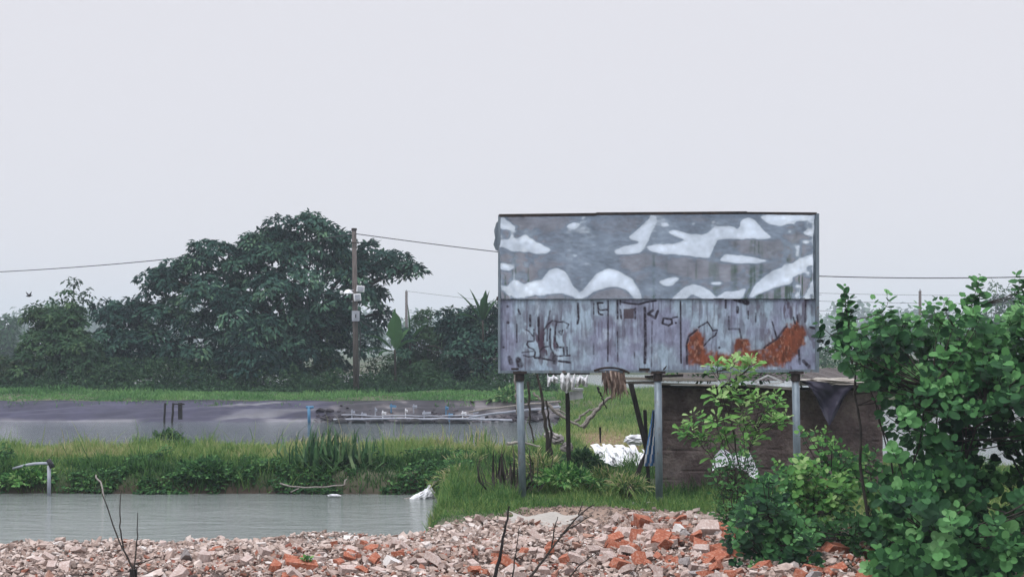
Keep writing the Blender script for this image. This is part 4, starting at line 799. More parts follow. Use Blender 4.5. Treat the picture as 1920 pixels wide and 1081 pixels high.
mk('rafter', beam(at(1210, 706, 28.2), at(1280, 703, 28.6), .05, .05), M['darkwood'], hut)
mk('fascia', beam(at(1400, 722, 28.35), at(1500, 729, 28.35), .05, .05), M['plank'], hut)
mk('lintel', beam(at(1240, 724, 28.4), at(1660, 730, 28.4), .06, .05), M['darkwood'], hut)
for (a, b) in (((1250, 702), (1330, 696)), ((1330, 704), (1420, 700)), ((1500, 712), (1570, 716)), ((1540, 709), (1640, 716))):
    mk('roof_batten', beam(at(a[0], a[1], 28.9), at(b[0], b[1], 28.6), .07, .05), M['plank'], hut)
mk('glass_frame', join(beam(at(1415, 715, 28.15), at(1440, 703, 28.15), .03, .03), beam(at(1440, 703, 28.15), at(1470, 716, 28.15), .03, .03), beam(at(1470, 716, 28.15), at(1425, 722, 28.15), .03, .03), beam(at(1425, 722, 28.15), at(1415, 715, 28.15), .03, .03)), M['white_plastic'], label='small white triangular frame lying on the hut roof edge', cat='frame')
# hanging tarp
pu = np.linspace(0, 1, 34); pv = np.linspace(0, 1, 26); Uu, W_ = np.meshgrid(pu, pv, indexing='ij')
topx = 1497 + 105 * Uu; dep = 16 + 66 * np.clip(1 - np.abs(Uu - .55) / .5, 0, 1) ** .8
pxs = topx + (1555 - topx) * W_ * .45; pys = 712 + 9 * Uu + dep * W_; off = .09 * np.sin(Uu * 11 + W_ * 5) * (.3 + W_ * .7) + .14 * (fnoise(Uu * 5, W_ * 3, 1, 66) - .5)
V = np.stack([at(a, b, 28.05 + o_) for a, b, o_ in zip(pxs.ravel(), pys.ravel(), off.ravel())])
mk('hanging_tarp', (V, grid_faces(34, 26)), M['tarp'], label='dark purple tarp sagging from the hut roof right of the right post', cat='tarp', smooth=True)
V, F = crumple(at(1562, 716, 28.2), .42, 30, 9, (1.5, .4, .16)); mk('roof_sack', (V, F), M['plank'], label='pale crumpled sacking along the roof edge above the purple tarp', cat='sacking')
# white sheet against the wall behind the sapling
# lean-to frame left of the hut
fr = empty('lean_to_frame', at(1215, 850, 28.6), 'leaning black timber frame left of the middle post', 'timber frame')
mk('upright', beam(at(1182, 716, 28.6), at(1215, 852, 28.4), .10, .08, up=(0, 1, 0)), M['darkwood'], fr); mk('upright', beam(at(1209, 768, 28.8), at(1216, 905, 28.8), .07, .07, up=(0, 1, 0)), M['darkwood'], fr)
mk('brace', tube(lerp_path([at(1175, 932, 27.4), at(1198, 880, 28), at(1222, 815, 28.5)], 8, .01), [.055, .055, .05, .05, .045, .045, .04, .04], 8), M['darkwood'], fr)
mk('crossbar', beam(at(1178, 717, 28.6), at(1240, 716, 28.6), .07, .06), M['darkwood'], fr)
# blue and white cloth
pu = np.linspace(0, 1, 14); pv = np.linspace(0, 1, 20); Uu, W_ = np.meshgrid(pu, pv, indexing='ij')
pxs = 1226 + (Uu - .5) * (6 + 20 * W_) - 6 * W_; pys = 768 + 105 * W_
V = np.stack([at(a, b, 28.1 + o_) for a, b, o_ in zip(pxs.ravel(), pys.ravel(), (.06 * np.sin(Uu * 14 + W_ * 4)).ravel())]); g = grid_faces(14, 20)
i0 = ((np.arange(13)[:, None] + np.arange(19)[None] // 3) % 5 < 2).ravel()
t = empty('hanging_cloth', V.mean(0), 'blue and white striped cloth hanging beside the middle post', 'cloth'); mk('blue_stripes', (V, g[~i0]), M['blue_cloth'], t, smooth=True); mk('white_stripes', (V, g[i0]), M['white_plastic'], t, smooth=True)
# white sheets on the ground behind
def flat_sheet(cx, cy, w_, d_, rz, seed, lift=.25):
    nx_, ny_ = 26, 20; Uu, W_ = np.meshgrid(np.linspace(-.5, .5, nx_), np.linspace(-.5, .5, ny_), indexing='ij')
    x = cx + w_ * Uu * math.cos(rz) - d_ * W_ * math.sin(rz); y = cy + w_ * Uu * math.sin(rz) + d_ * W_ * math.cos(rz)
    W2 = W_ * (1 + .5 * (vnoise(Uu * 9, Uu * 0, 1, seed) - .5)); x = cx + w_ * (Uu + .2 * W2) * math.cos(rz) - d_ * W2 * math.sin(rz); y = cy + w_ * Uu * math.sin(rz) + d_ * W2 * math.cos(rz)
    z = hgt(x, y) + .12 + lift * (W2 + .5) + .06 * np.abs(np.sin(Uu * 26 + W_ * 8 + seed)) + .12 * fnoise(x, y, .35, seed); return np.stack([x, y, z], -1).reshape(-1, 3), grid_faces(nx_, ny_)
for (px0, n_, lab) in ((1122, 8, 'left'), (1150, 9, 'middle'), (1180, 8, 'right')):
    parts = []
    for k in range(n_):
        u = px0 + k * 3.6 + rng.uniform(-2, 2); y0_ = 33.2 + rng.uniform(-.3, .3); L_ = rng.uniform(1.1, 2.2); an = rng.uniform(.25, .75); a_ = at(u, 868, y0_)
        dx, dy = -math.sin(an) * L_, math.cos(an) * L_; m_ = 12; q = np.linspace(0, 1, m_); x_ = a_[0] + .25 + dx * q * .45; y_ = y0_ + dy * q
        z_ = hgt(x_, y_) + .10 + .34 * q + .05 * np.sin(q * 9 + k) + rng.uniform(0, .08); wd_ = rng.uniform(.05, .11) * (1 - .4 * q)
        l_ = np.stack([x_ - wd_, y_, z_], -1); r_ = np.stack([x_ + wd_, y_ - .02, z_ + rng.uniform(-.06, .06)], -1); parts.append((np.stack([l_, r_], 1).reshape(-1, 3), grid_faces(m_, 2)))
    mk('torn_sheet', join(*parts), M['white_plastic'], label='torn white plastic strips piled on the ground behind the posts, %s of the three heaps' % lab, cat='plastic sheet', group='white torn sheets on the ground')
def drape(px0, px1, py0, py1, Y, folds, seed, rag=.12, nu=30, nv_=22, lean=0.):
    Uu, W_ = np.meshgrid(np.linspace(0, 1, nu), np.linspace(0, 1, nv_), indexing='ij')
    low = py1 + (py1 - py0) * rag * 4 * (vnoise(Uu * folds * 1.3, Uu * 0, 1, seed) - .5)
    a_ = px0 + (px1 - px0) * (Uu + .05 * (fnoise(Uu * 3, W_ * 3, 1, seed) - .5)); tp_ = py0 + (py1 - py0) * rag * 3 * (vnoise(Uu * folds * 1.6 + 7, Uu * 0, 1, seed + 5) - .5) + (py1 - py0) * rag * 2 * np.abs(Uu - .5) ** 2 * 4 * (rag > .28); b_ = tp_ + (low - tp_) * W_ + 2.5 * np.sin(Uu * PI) * (1 - W_)
    o_ = .05 * np.sin(Uu * folds * 2 * PI + W_ * 2) * (.4 + W_) + .10 * (fnoise(Uu * 4, W_ * 4, 1, seed + 1) - .5) - .25 * W_ * (1 - W_) - lean * W_
    return np.stack([at(x_, y_, Y + q_) for x_, y_, q_ in zip(a_.ravel(), b_.ravel(), o_.ravel())]), grid_faces(nu, nv_)
V, F = crumple(at(1192, 824, 35), .2, 16, 4, (1.2, .8, .6)); mk('white_sack', (V, F), M['white_plastic'], label='small white sack lying left of the blue and white cloth', cat='sack')
mk('white_sack', drape(1336, 1420, 846, 884, 27.6, 2.2, 12, .3, lean=.5), M['white_plastic'], label='white plastic sheet leaning on the brown wall behind the sapling', cat='plastic sheet', smooth=True)
uu_, ww_ = np.meshgrid(np.linspace(-.5, .5, 30), np.linspace(-.5, .5, 16), indexing='ij'); x_ = at(1015, 988, 22.6)[0] + 1.1 * uu_ + .1 * np.sin(ww_ * 7); y_ = 22.6 + .8 * ww_ * (1 + .5 * np.sin(uu_ * 9)); mk('plastic_film', (np.stack([x_, y_, hgt(x_, y_) + .02 + .10 * fnoise(x_, y_, .3, 5)], -1).reshape(-1, 3), grid_faces(30, 16)), M['plank'], label='pale plastic film lying on the soil heap left of the middle post', cat='plastic film', smooth=True)
# dark thin post with white box and bags
dp = empty('dark_post', at(1066, 872, 29), 'thin black post with white plastic hanging at its top, between the left and middle posts', 'post')
a = at(1064, 735, 29); b = at(1067, 900, 29); mk('shaft', beam(a, b, .09, .09, up=(0, 1, 0)), M['darkwood'], dp)
mk('white_box', box(at(1080, 740, 28.9), (.27, .2, .17), 0, 0, -.12), M['white_plastic'], label='small white box at the top of the thin black post', cat='box')
mk('white_slab', box(at(1077, 729, 28.9), (.36, .22, .05), 0, 0, .06), M['white_plastic'], label='flat white slab above the small white box', cat='slab')
for (a0, a1, b0_, b1_, sd, lab) in ((1026, 1047, 702, 722, 1, 'left one of the white rags hanging under the billboard'), (1050, 1078, 702, 726, 2, 'middle one of the white rags hanging under the billboard'), (1080, 1102, 703, 720, 3, 'right one of the white rags hanging under the billboard')):
    mk('hanging_rag', drape(a0, a1, b0_, b1_, 28.7, 3, sd, .25), M['white_plastic'], label=lab, cat='rag', group='white rags hanging under the billboard', smooth=True)
mk('hanger_rod', tube([at(1022, 701, 28.8), at(1106, 700, 28.8)], .02, 6), M['darkwood'], label='dark rod carrying the white bags under the billboard', cat='rod')
# dead branches
def branch(pts, Y, r, mat, label, n=14, dY=0):
    P = [at(u, v, Y + dY * i) for i, (u, v) in enumerate(pts)]; mk('dead_branch', tube(lerp_path(P, n, .012), np.linspace(r, r * .5, n), 7), mat, label=label, cat='branch', group='branches behind the billboard')
branch([(1030, 875), (1026, 820), (1018, 760), (1007, 700)], 29.5, .05, M['bark'], 'dark crooked tree branch standing left of the thin black post')
branch([(1034, 870), (1031, 800), (1024, 750)], 29.8, .035, M['bark'], 'slim dark stem just right of the crooked branch')
branch([(1022, 752), (1050, 780), (1095, 800)], 31, .045, M['paletwig'], 'pale dead branch sloping down to the right behind the thin black post')
branch([(1092, 800), (1120, 768), (1148, 738)], 31, .06, M['paletwig'], 'thick pale dead branch rising right to the dry leaf bundle')
branch([(1000, 735), (1025, 760), (1060, 775)], 31.5, .03, M['paletwig'], 'thin pale twig behind the left of the crooked branch')
branch([(1078, 790), (1100, 772), (1118, 764)], 31.4, .03, M['paletwig'], 'short pale stick lying along the thick pale branch')
branch([(1148, 735), (1140, 700), (1146, 690)], 28.8, .025, M['paletwig'], 'pale curved twig beside the dry leaf bundle', dY=-.1)
branch([(1120, 725), (1128, 745), (1138, 765)], 30, .025, M['darkwood'], 'short dark stick right of the white bags')
branch([(965, 702), (968, 745), (972, 800)], 29, .022, M['paletwig'], 'thin pale stick right behind the left post')
branch([(952, 832), (975, 826), (1012, 836)], 29, .035, M['plank'], 'pale board lying behind the left post', dY=.2)
branch([(1125, 800), (1126, 830)], 32, .03, M['darkwood'], 'short dark stump in the grass behind the white sheets', n=4)
branch([(990, 715), (992, 770), (1000, 830)], 30.5, .03, M['bark'], 'dark thin stem between the left post and the crooked branch')
for i, (px, py, R_) in enumerate(((1045, 822, .13), (1062, 838, .12), (1030, 815, .1))):
    V, F = crumple(at(px, py, 31.5), R_, 14, 20 + i, (1, .8, .8)); mk('pale_rock', (V, F), M['greyc'], label=('round pale lump left of the thin black post', 'pale lump touching the foot of the thin black post', 'small pale lump behind the crooked branch')[i], cat='rock')
mk('plank', box(at(1208, 943, 25.6), (.42, .12, .05), .05, 0, 0), M['plank'], label='short bleached plank at the foot of the middle post', cat='plank')

# ---------------------------------------------------------------- rubble
def chip(seed, fl=(1, .75, .45), brick=False):
    r2 = np.random.default_rng(seed); V, F = box((0, 0, 0), (1, 1, 1)); V = V.copy()
    V += r2.uniform(-.2, .2, V.shape) * (.45 if brick else 1); 
    me = bpy.data.meshes.new('tmp'); 
    import bmesh
    bm = bmesh.new(); vs = [bm.verts.new(v) for v in V * np.array(fl)]
    for f in F: bm.faces.new([vs[i] for i in f])
    for k in range(2 if brick else 4):
        nn_ = Vector(r2.normal(size=3)).normalized(); co = nn_ * (.42 if brick else .33)
        co = Vector((co.x * fl[0], co.y * fl[1], co.z * fl[2]))
        res = bmesh.ops.bisect_plane(bm, geom=bm.verts[:] + bm.edges[:] + bm.faces[:], plane_co=co, plane_no=nn_, clear_outer=True)
        ed = [e for e in res['geom_cut'] if isinstance(e, bmesh.types.BMEdge)]
        if ed: bmesh.ops.contextual_create(bm, geom=ed)
    bmesh.ops.triangulate(bm, faces=bm.faces[:]); bm.verts.ensure_lookup_table(); bm.verts.index_update()
    Vo = np.array([v.co[:] for v in bm.verts]); Fo = np.array([[v.index for v in f.verts] for f in bm.faces]); bm.free(); bpy.data.meshes.remove(me); return Vo, Fo
CH = [chip(i, (1, rng.uniform(.5, .9), rng.uniform(.25, .5))) for i in range(12)]
BR = [chip(100 + i, (1, .5, .35), True) for i in range(8)]
def rotm(n, tilt):
    a = rng.uniform(0, 2 * PI, n); t1 = rng.normal(0, tilt, n); t2 = rng.normal(0, tilt, n); ca, sa = np.cos(a), np.sin(a); z = np.zeros(n); o1 = np.ones(n)
    Rz = np.stack([ca, -sa, z, sa, ca, z, z, z, o1], -1).reshape(n, 3, 3); c1, s1, c2, s2 = np.cos(t1), np.sin(t1), np.cos(t2), np.sin(t2)
    Rx = np.stack([o1, z, z, z, c1, -s1, z, s1, c1], -1).reshape(n, 3, 3); Ry = np.stack([c2, z, s2, z, o1, z, -s2, z, c2], -1).reshape(n, 3, 3)
    return Rz @ Rx @ Ry
def redness(x, y):
    """more red brick towards the bottom of the picture and on the heap at the right"""
    return .10 + .5 * np.exp(-(((x - 2.2) / 1.3) ** 2 + ((y - 20.2) / 1.8) ** 2)) + .42 * (1 - ss(17.5, 19.3, y)) * ss(-6, -3, x) + .3 * np.exp(-(((x + 2.2) / 1.0) ** 2 + ((y - 19.6) / .8) ** 2)) + .4 * ss(3.2, 4.2, x)
def rub_mask(x, y):
  soft = np.exp(-(((np.asarray(x) - 1.3) / 1.4) ** 2 + ((np.asarray(y) - 23.2) / 1.3) ** 2)); return (y < crest(x) + .75 - .5 * ss(-1, .5, x)) & (x < 6.8) & (x > -.38 * y - .6) & ~((x > 3.6) & (y > 21.5)) & ~((soft > .4) & (rng.random(np.shape(x)) < .25)) & ~((vnoise(x, y, .8, 9) < .3) & (rng.random(np.shape(x)) < .55)) & (x < .40 * y)
n = 62000; p = scatter(n, -9.5, 6.8, 15.8, 23.4, rub_mask); n = len(p)
s = np.exp(rng.normal(math.log(.046), .5, n)).clip(.016, .17); s = np.where(np.exp(-(((p[:, 0] - 1.3) / 1.4) ** 2 + ((p[:, 1] - 23.2) / 1.3) ** 2)) > .4, s * .6, s); rd = redness(p[:, 0], p[:, 1])
isred = rng.random(n) < rd * .38; rv = np.where(isred, rng.uniform(.8, 1, n), np.clip(rng.beta(3, 2.2, n) * .78, 0, .78))
rough_h = .22 * (fnoise(p[:, 0], p[:, 1], .9, 171) - .32)
Rm = rotm(n, .45); pos = np.column_stack([p, hgt(p[:, 0], p[:, 1]) + s * .12 + rng.random(n) * .07 + rough_h.clip(0)])
parts = []
ti = rng.integers(0, len(CH), n)
for k, (cv, cf) in enumerate(CH):
    q = np.where(ti == k)[0]; Vv = np.einsum('nij,vj->nvi', Rm[q], cv) * s[q][:, None, None] + pos[q][:, None]
    parts.append((Vv.reshape(-1, 3), [(np.arange(len(q))[:, None, None] * len(cv) + cf[None]).reshape(-1, 3)], np.repeat(rv[q], len(cf))))
mk('rubble', join(*parts), M['rubble'], label='mass of small broken brick and mortar fragments along the near shore', cat='rubble', kind='stuff')
q = scatter(2600, -.4, 3.2, 21.6, 25.0, lambda x, y: np.exp(-(((x - 1.3) / 1.7) ** 2 + ((y - 23.2) / 1.5) ** 2)) + .4 * (vnoise(x, y, .4, 46) - .5) > .38); s2 = np.exp(rng.normal(math.log(.035), .5, len(q))).clip(.012, .12); R2 = rotm(len(q), .5); parts = []
for k in range(6):
    w2 = np.where(rng.integers(0, 6, len(q)) == k)[0]; cv, cf = CH[k]
    parts.append(((np.einsum('nij,vj->nvi', R2[w2], cv) * s2[w2][:, None, None] + np.column_stack([q[w2], hgt(q[w2, 0], q[w2, 1]) + s2[w2] * .1])[:, None]).reshape(-1, 3), (np.arange(len(w2))[:, None, None] * len(cv) + cf[None]).reshape(-1, 3)))
mk('soil_clods', join(*parts), M['soil'], label='red brown clods of soil on the heap between the rubble and the grass', cat='soil', kind='stuff')
q = np.column_stack([rng.uniform(-9, 2.6, 700), rng.normal(63.9, .55, 700)]); zq = np.interp(q[:, 1], [63.3, 64.5, 65.7], [-.62, -.25, .38]); s2 = np.exp(rng.normal(math.log(.13), .5, 700)).clip(.05, .4); R2 = rotm(700, .4); parts = []
for k in range(6):
    w2 = np.where(rng.integers(0, 6, 700) == k)[0]; cv, cf = CH[k]
    parts.append(((np.einsum('nij,vj->nvi', R2[w2], cv) * s2[w2][:, None, None] * [1.5, 1, .8] + np.column_stack([q[w2], zq[w2] + .05])[:, None]).reshape(-1, 3), (np.arange(len(w2))[:, None, None] * len(cv) + cf[None]).reshape(-1, 3)))
mk('edge_stones', join(*parts), M['darkstone'], label='dark broken stones along the far pond edge around the floats', cat='stones', kind='stuff')
# larger pieces are things of their own
TM = {}
def piece(name, mats, tmpl, loc, size, rot, label, cat, group):
    key = (tmpl[0], mats)
    if key not in TM:
        v, f = (BR if tmpl[1] else CH)[tmpl[0] % len(BR if tmpl[1] else CH)]; me = _mesh(name, v, f); me.materials.append(M[mats]); TM[key] = me
    o = bpy.data.objects.new(name, TM[key]); COL.objects.link(o); o.location = loc; o.scale = size if hasattr(size, '__len__') else (size,) * 3; o.rotation_euler = rot
    tag(o, label, cat, group); return o
cand = scatter(2400, -8.5, 4.9, 16.6, 22.4, rub_mask); got = 0
for x, y in cand:
    if got >= 285: break
    r_ = float(redness(x, y)); big = .10 + .10 * rng.random() ** 2 + .13 * math.exp(-(((x - 2.4) / 1.1) ** 2 + ((y - 19.8) / 2.0) ** 2)) + .05 * (y < 19)
    dens = .12 + .88 * math.exp(-(((x - 2) / 2.6) ** 2 + ((y - 19.8) / 2.2) ** 2)) + .4 * (y < 19)
    if rng.random() > dens: continue
    z = float(hgt(x, y)) + .07 + rng.uniform(0, .09); rot = (rng.normal(0, .35), rng.normal(0, .35), rng.uniform(0, 6.28)); k = int(rng.integers(0, 8)); u = rng.random()
    if u < r_ * .8: piece('brick_fragment', 'brick', (k, True), (x, y, z), big * 1.15, rot, 'broken red brick lying loose in the rubble', 'brick', 'red brick pieces in the rubble')
    elif u < .93: piece('brick_fragment', 'paleb', (k, True), (x, y, z), big * 1.1, rot, 'pinkish brick piece caked with mortar in the rubble', 'brick', 'mortar-covered pieces in the rubble')
    else: piece('concrete_lump', 'greyc', (k + 20, False), (x, y, z), big, rot, 'grey lump of broken concrete in the rubble', 'concrete lump', 'grey concrete lumps in the rubble')
    got += 1
def gp(px, py):
    """ground point under a pixel"""
    Y = 16.0
    while Y < 60 and CAMZ - (py - HZ) / F_PX * Y > hgt((px - CX) / F_PX * Y, Y): Y += .05
    return at(px, py, Y)
def bricks(px, py, sz, mat, rot, label, dz=.12, name='brick', k=0):
    c = gp(px, py); o = piece(name, mat, (k, True), (c[0], c[1] - .1, c[2] + dz), sz, rot, label, 'brick' if 'brick' in name else 'slab', None)
mk('tile', (lambda V, F: (V, F))(*box(gp(657, 1028) + [0, 0, .12], (.20, .15, .05), .15, .7, .1)), M['whitet'], label='square white tile lying in the rubble left of the dark slab', cat='tile')
bricks(760, 1026, (.62, .4, .3), 'greyc', (.25, .15, -.3), 'large dark grey slab in the middle of the rubble', .05, 'stone_slab', 1)
bricks(1204, 998, (.30, .34, .5), 'brick', (.4, .3, .5), 'bright orange brick standing on end at the right of the rubble', .16, 'brick', 2)
bricks(1238, 1028, (.42, .4, .5), 'brick', (.3, -.4, 1.2), 'large orange brick tilted below the standing one', .13, 'brick', 3)
bricks(1272, 1010, (.16, .26, .42), 'whitet', (.5, .2, .9), 'white wedge of broken tile beside the orange bricks', .14, 'tile_wedge', 4)
bricks(1322, 1008, (.34, .42, .5), 'paleb', (.5, .05, .1), 'squared pinkish brick block at the right of the rubble', .14, 'brick', 5)
bricks(1375, 1018, (.28, .32, .5), 'brick', (.4, .3, .8), 'bright red brick at the right end beside the dark shrub', .14, 'brick', 6)
bricks(1362, 1058, (.4, .4, .5), 'brick', (.2, .3, -.5), 'broken orange brick low at the right end of the rubble', .14, 'brick', 7)
bricks(1315, 1050, (.34, .36, .4), 'paleb', (.3, .1, .2), 'sandy coloured brick between the shrub and the rubble middle', .13, 'brick', 0)
bricks(1230, 975, (.42, .2, .2), 'greyc', (.2, .1, .2), 'long grey stone above the orange bricks', .1, 'stone_slab', 2)
bricks(1550, 946, (.42, .4, .55), 'brick', (.3, .5, .4), 'terracotta brick caught in the shrub at the right', .35, 'brick', 1)
bricks(1560, 1050, (.4, .4, .5), 'brick', (.2, .2, .6), 'orange brick at the foot of the big leafy bush', .15, 'brick', 5)
bricks(1590, 1020, (.3, .3, .4), 'paleb', (.3, .1, 1), 'pale brick between the shrub and the big leafy bush', .15, 'brick', 6)
bricks(705, 1040, (.26, .24, .3), 'brick', (.3, .1, .4), 'orange brick just right of the white tile', .1, 'brick', 6)
bricks(790, 1052, (.26, .26, .3), 'brick', (.3, .1, -.5), 'orange brick below the dark slab', .1, 'brick', 4)
bricks(740, 1068, (.30, .2, .3), 'whitet', (.5, .4, .8), 'curved white piece below the dark slab', .1, 'tile_wedge', 3)
bricks(570, 1072, (.42, .34, .3), 'brick', (.2, .1, 0), 'flat red brick at the bottom edge of the picture', .1, 'brick', 2)
bricks(1160, 1072, (.26, .3, .35), 'brick', (.3, .2, .7), 'red brick at the bottom edge right of the twigs', .12, 'brick', 1)

# foreground twigs and weeds
def twig(name, lines, Y, r, mat, label, cat='twig'):
    parts = [tube(lerp_path([at(u, v, Y + .05 * k) for u, v in pts], 12, .004), np.linspace(rr * r, rr * r * .4, 12), 6) for k, (rr, pts) in enumerate(lines)]
    return mk(name, join(*parts), mat, label=label, cat=cat)
Yt = 15.2
tw = twig('bare_sapling', [(1.0, [(250, 1068), (245, 1055), (232, 1030), (212, 990), (203, 950), (188, 915)]), (.9, [(252, 1068), (255, 1040), (258, 1000), (258, 960)]), (.8, [(232, 1030), (224, 990), (224, 950), (228, 920)]), (.8, [(255, 1056), (280, 1050), (297, 1040)])], Yt, .012, M['bark'], 'bare forked sapling on a black stump at the bottom left')
a = at(251, 1120, Yt); b = at(250, 1066, Yt); st_ = mk('stump', tube([a, b], [.045, .04], 10), M['darkwood'], label='short black stump at the bottom left under the bare sapling', cat='stump')
twig('dark_stick', [(1.5, [(925, 1090), (938, 1040), (947, 990), (955, 948)])], 16.5, .018, M['darkwood'], 'straight dark stick poking out of the rubble left of the forked twigs')
twig('forked_twig', [(1.2, [(985, 1090), (1020, 1050), (1050, 1005), (1085, 965), (1115, 945)]), (.9, [(1050, 1003), (1075, 985), (1110, 965)]), (.8, [(1034, 1025), (1040, 990), (1046, 968)]), (.7, [(1085, 965), (1090, 950), (1092, 940)])], 16.3, .014, M['bark'], 'forked bare twig rising from the rubble at the bottom centre')
twig('forked_twig', [(1, [(960, 1085), (968, 1030), (974, 985)])], 16.4, .011, M['bark'], 'thin reddish upright twig just right of the dark stick')
twig('forked_twig', [(1, [(1060, 1090), (1085, 1060), (1118, 1035)])], 16.2, .012, M['bark'], 'short twig leaning right below the forked twig')
for i, (px, py, lab) in enumerate(((165, 1030, 'small weed with dark leaves standing in the rubble at the left'), (575, 1075, 'small yellow green weed at the bottom edge of the rubble'))):
    c = gp(px, py); n = 46; t = empty('weed', c, lab, 'weed'); hh = .30 - .1 * i
    z = rng.random(n); P = c + np.column_stack([rng.normal(0, .035, n), rng.normal(0, .035, n), z * hh]); mk('foliage', leaves(P, rdir(n) * [1, 1, .3] + [0, 0, .5], rdir(n) * .4 + [0, -.3, 1], .08, .045, 'obov'), M['sap'], t)
    mk('stem', tube([c - [0, 0, .05], c + [0, 0, hh]], .006, 5), M['bark'], t)

# ---------------------------------------------------------------- foreground shrubs
def shoots(C, A_, Lsh, m, L, W, shape, bright, face=(0, -.55, .55), ang=1.0, sizevar=.5):
    """leafy shoots: m leaves spaced along each short axis starting at C in direction A_"""
    n = len(C); A_ = norm(A_); t = np.linspace(.05, 1, m)[None, :, None]; Ls = (Lsh * rng.uniform(.6, 1.3, n))[:, None, None]
    P = C[:, None] + A_[:, None] * t * Ls + rng.normal(0, .012, (n, m, 3))
    t1 = norm(np.cross(A_, rdir(n))); t2 = np.cross(A_, t1); ph = rng.random((n, 1)) * 6.28 + np.arange(m)[None] * 2.4
    e = np.cos(ph)[..., None] * t1[:, None] + np.sin(ph)[..., None] * t2[:, None]
    D = e * ang + A_[:, None] * (.25 + .7 * t) + rng.normal(0, .2, (n, m, 3)) + np.array([0, 0, -.25]) * (1 - t)
    N = A_[:, None] * .7 + np.array(face) + rng.normal(0, .35, (n, m, 3)) - e * .2
    stalk = L * .35; P = P + norm(D) * stalk
    bn_ = .55 * (vnoise(C[:, 0] * 1.0 + C[:, 1], C[:, 2], .45, 191) - .5)[:, None]; bright = bright + bn_
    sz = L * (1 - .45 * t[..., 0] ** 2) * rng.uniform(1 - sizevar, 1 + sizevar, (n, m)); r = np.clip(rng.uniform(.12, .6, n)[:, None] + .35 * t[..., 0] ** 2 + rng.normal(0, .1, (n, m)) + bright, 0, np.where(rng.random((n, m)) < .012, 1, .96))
    k = n * m
    return leaves(P.reshape(k, 3), D.reshape(k, 3), N.reshape(k, 3), sz.ravel(), (sz * W / L).ravel(), shape, r.ravel())
def bushy(name, clusters, base_pts, Lsh, m, L, W, shape, mat, label, stem_r=.02, bright=0, cat='bush', ctr=None, stems=1.0, **kw):
    C = np.array(clusters); ctr = C.mean(0) if ctr is None else np.array(ctr); o_ = np.array(base_pts[0], float)
    t = empty(name, o_, label, cat); out = norm(C - ctr + 1e-6)
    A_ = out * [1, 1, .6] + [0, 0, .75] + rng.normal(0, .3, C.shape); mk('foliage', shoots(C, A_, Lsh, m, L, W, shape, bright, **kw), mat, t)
    B = np.array(base_pts, float); parts = []; K = min(len(C), max(4, int(len(C) ** .5 * stems)))
    mains = C[rng.permutation(len(C))[:K]]; paths = []
    for e in mains:
        b = B[np.argmin(np.abs(B[:, 0] - e[0]) + rng.random(len(B)) * .5)]; pth = lerp_path([b, b + (e - b) * [.25, .25, .45], b + (e - b) * [.7, .7, .8], e], 14, .02)
        paths.append(pth); parts.append(tube(pth, np.linspace(stem_r * rng.uniform(.6, 1.2), .005, 14), 6, False))
    AP = np.concatenate([p_[2:] for p_ in paths])
    for i in range(len(C)):
        dd_ = np.linalg.norm(AP - C[i], axis=1) + 3 * (AP[:, 2] > C[i, 2] - .03); j = int(np.argmin(dd_))
        if dd_[j] > 1.4 or dd_[j] < .03: continue
        q_ = AP[j]; parts.append(tube(lerp_path([q_, (q_ + C[i]) / 2 - [0, 0, .04 * dd_[j]], C[i], C[i] + norm(A_[i]) * Lsh * .8], 7), np.linspace(.006 + .004 * dd_[j], .0035, 7), 4, False))
    mk('stem', join(*parts), M['bark'], t); return t
# big hibiscus-like bush at the right: clusters fill a region bounded by its outline, 16 to 20 m away
OUT = [(1562, 650), (1575, 622), (1592, 612), (1605, 630), (1625, 650), (1652, 622), (1680, 640), (1705, 640), (1730, 628), (1752, 618), (1775, 612), (1800, 618), (1818, 596), (1845, 612), (1875, 622), (1895, 590), (1925, 568), (2010, 520), (2120, 560), (2240, 640), (2300, 900), (2280, 1200),
       (1640, 1200), (1625, 1060), (1650, 960), (1640, 880), (1648, 800), (1640, 740), (1600, 700), (1570, 660)]
pts = []
while len(pts) < 1250:
    u, v = rng.uniform(1540, 2300), rng.uniform(530, 1180)
    if not inpoly(np.array([u]), np.array([v]), OUT)[0]: continue
    # gap with dark hollow and light showing through at the lower left of the bush
    if ((u - 1668) / 40) ** 2 + ((v - 850) / 60) ** 2 < 1 and rng.random() < .85: continue
    if ((u - 1740) / 70) ** 2 + ((v - 1050) / 45) ** 2 < 1 and rng.random() < .6: continue
    hollow = vnoise(np.array([u]), np.array([v]), 62, 181)[0]
    if hollow < .36 and v > 640 and rng.random() < .8: continue
    if 770 < v < 890 and u > 1690 and rng.random() < .55: continue
    fr_ = rng.random() < .6; Y = 17.2 + 1.2 * rng.random() + (2.4 * rng.random() if not fr_ else 0) + 1.3 * (hollow - .3)
    Y += 1.4 * max(0, (760 - v) / 200) * .6 + (1.2 * (hollow < .45))
    p_ = at(u, v, Y)
    if p_[2] < float(hgt(p_[0], p_[1])) + .1: continue
    pts.append(p_)
for _ in range(420):
    u, v = rng.uniform(1650, 2250), rng.uniform(930, 1125); Y = rng.uniform(15.8, 17.2); q = at(u, v, Y)
    if q[2] > float(hgt(q[0], q[1])) + .05 and vnoise(np.array([u]), np.array([v]), 50, 187)[0] > .42: pts.append(q)
for _ in range(700):
    u, v = rng.uniform(1670, 2300), rng.uniform(640, 1180); Y = rng.uniform(19.6, 21.6); q = at(u, v, Y)
    if q[2] > float(hgt(q[0], q[1])) + .05 and inpoly(np.array([u - 10]), np.array([v - 25]), OUT)[0] and not (((u - 1690) / 30) ** 2 + ((v - 860) / 45) ** 2 < 1): pts.append(q)
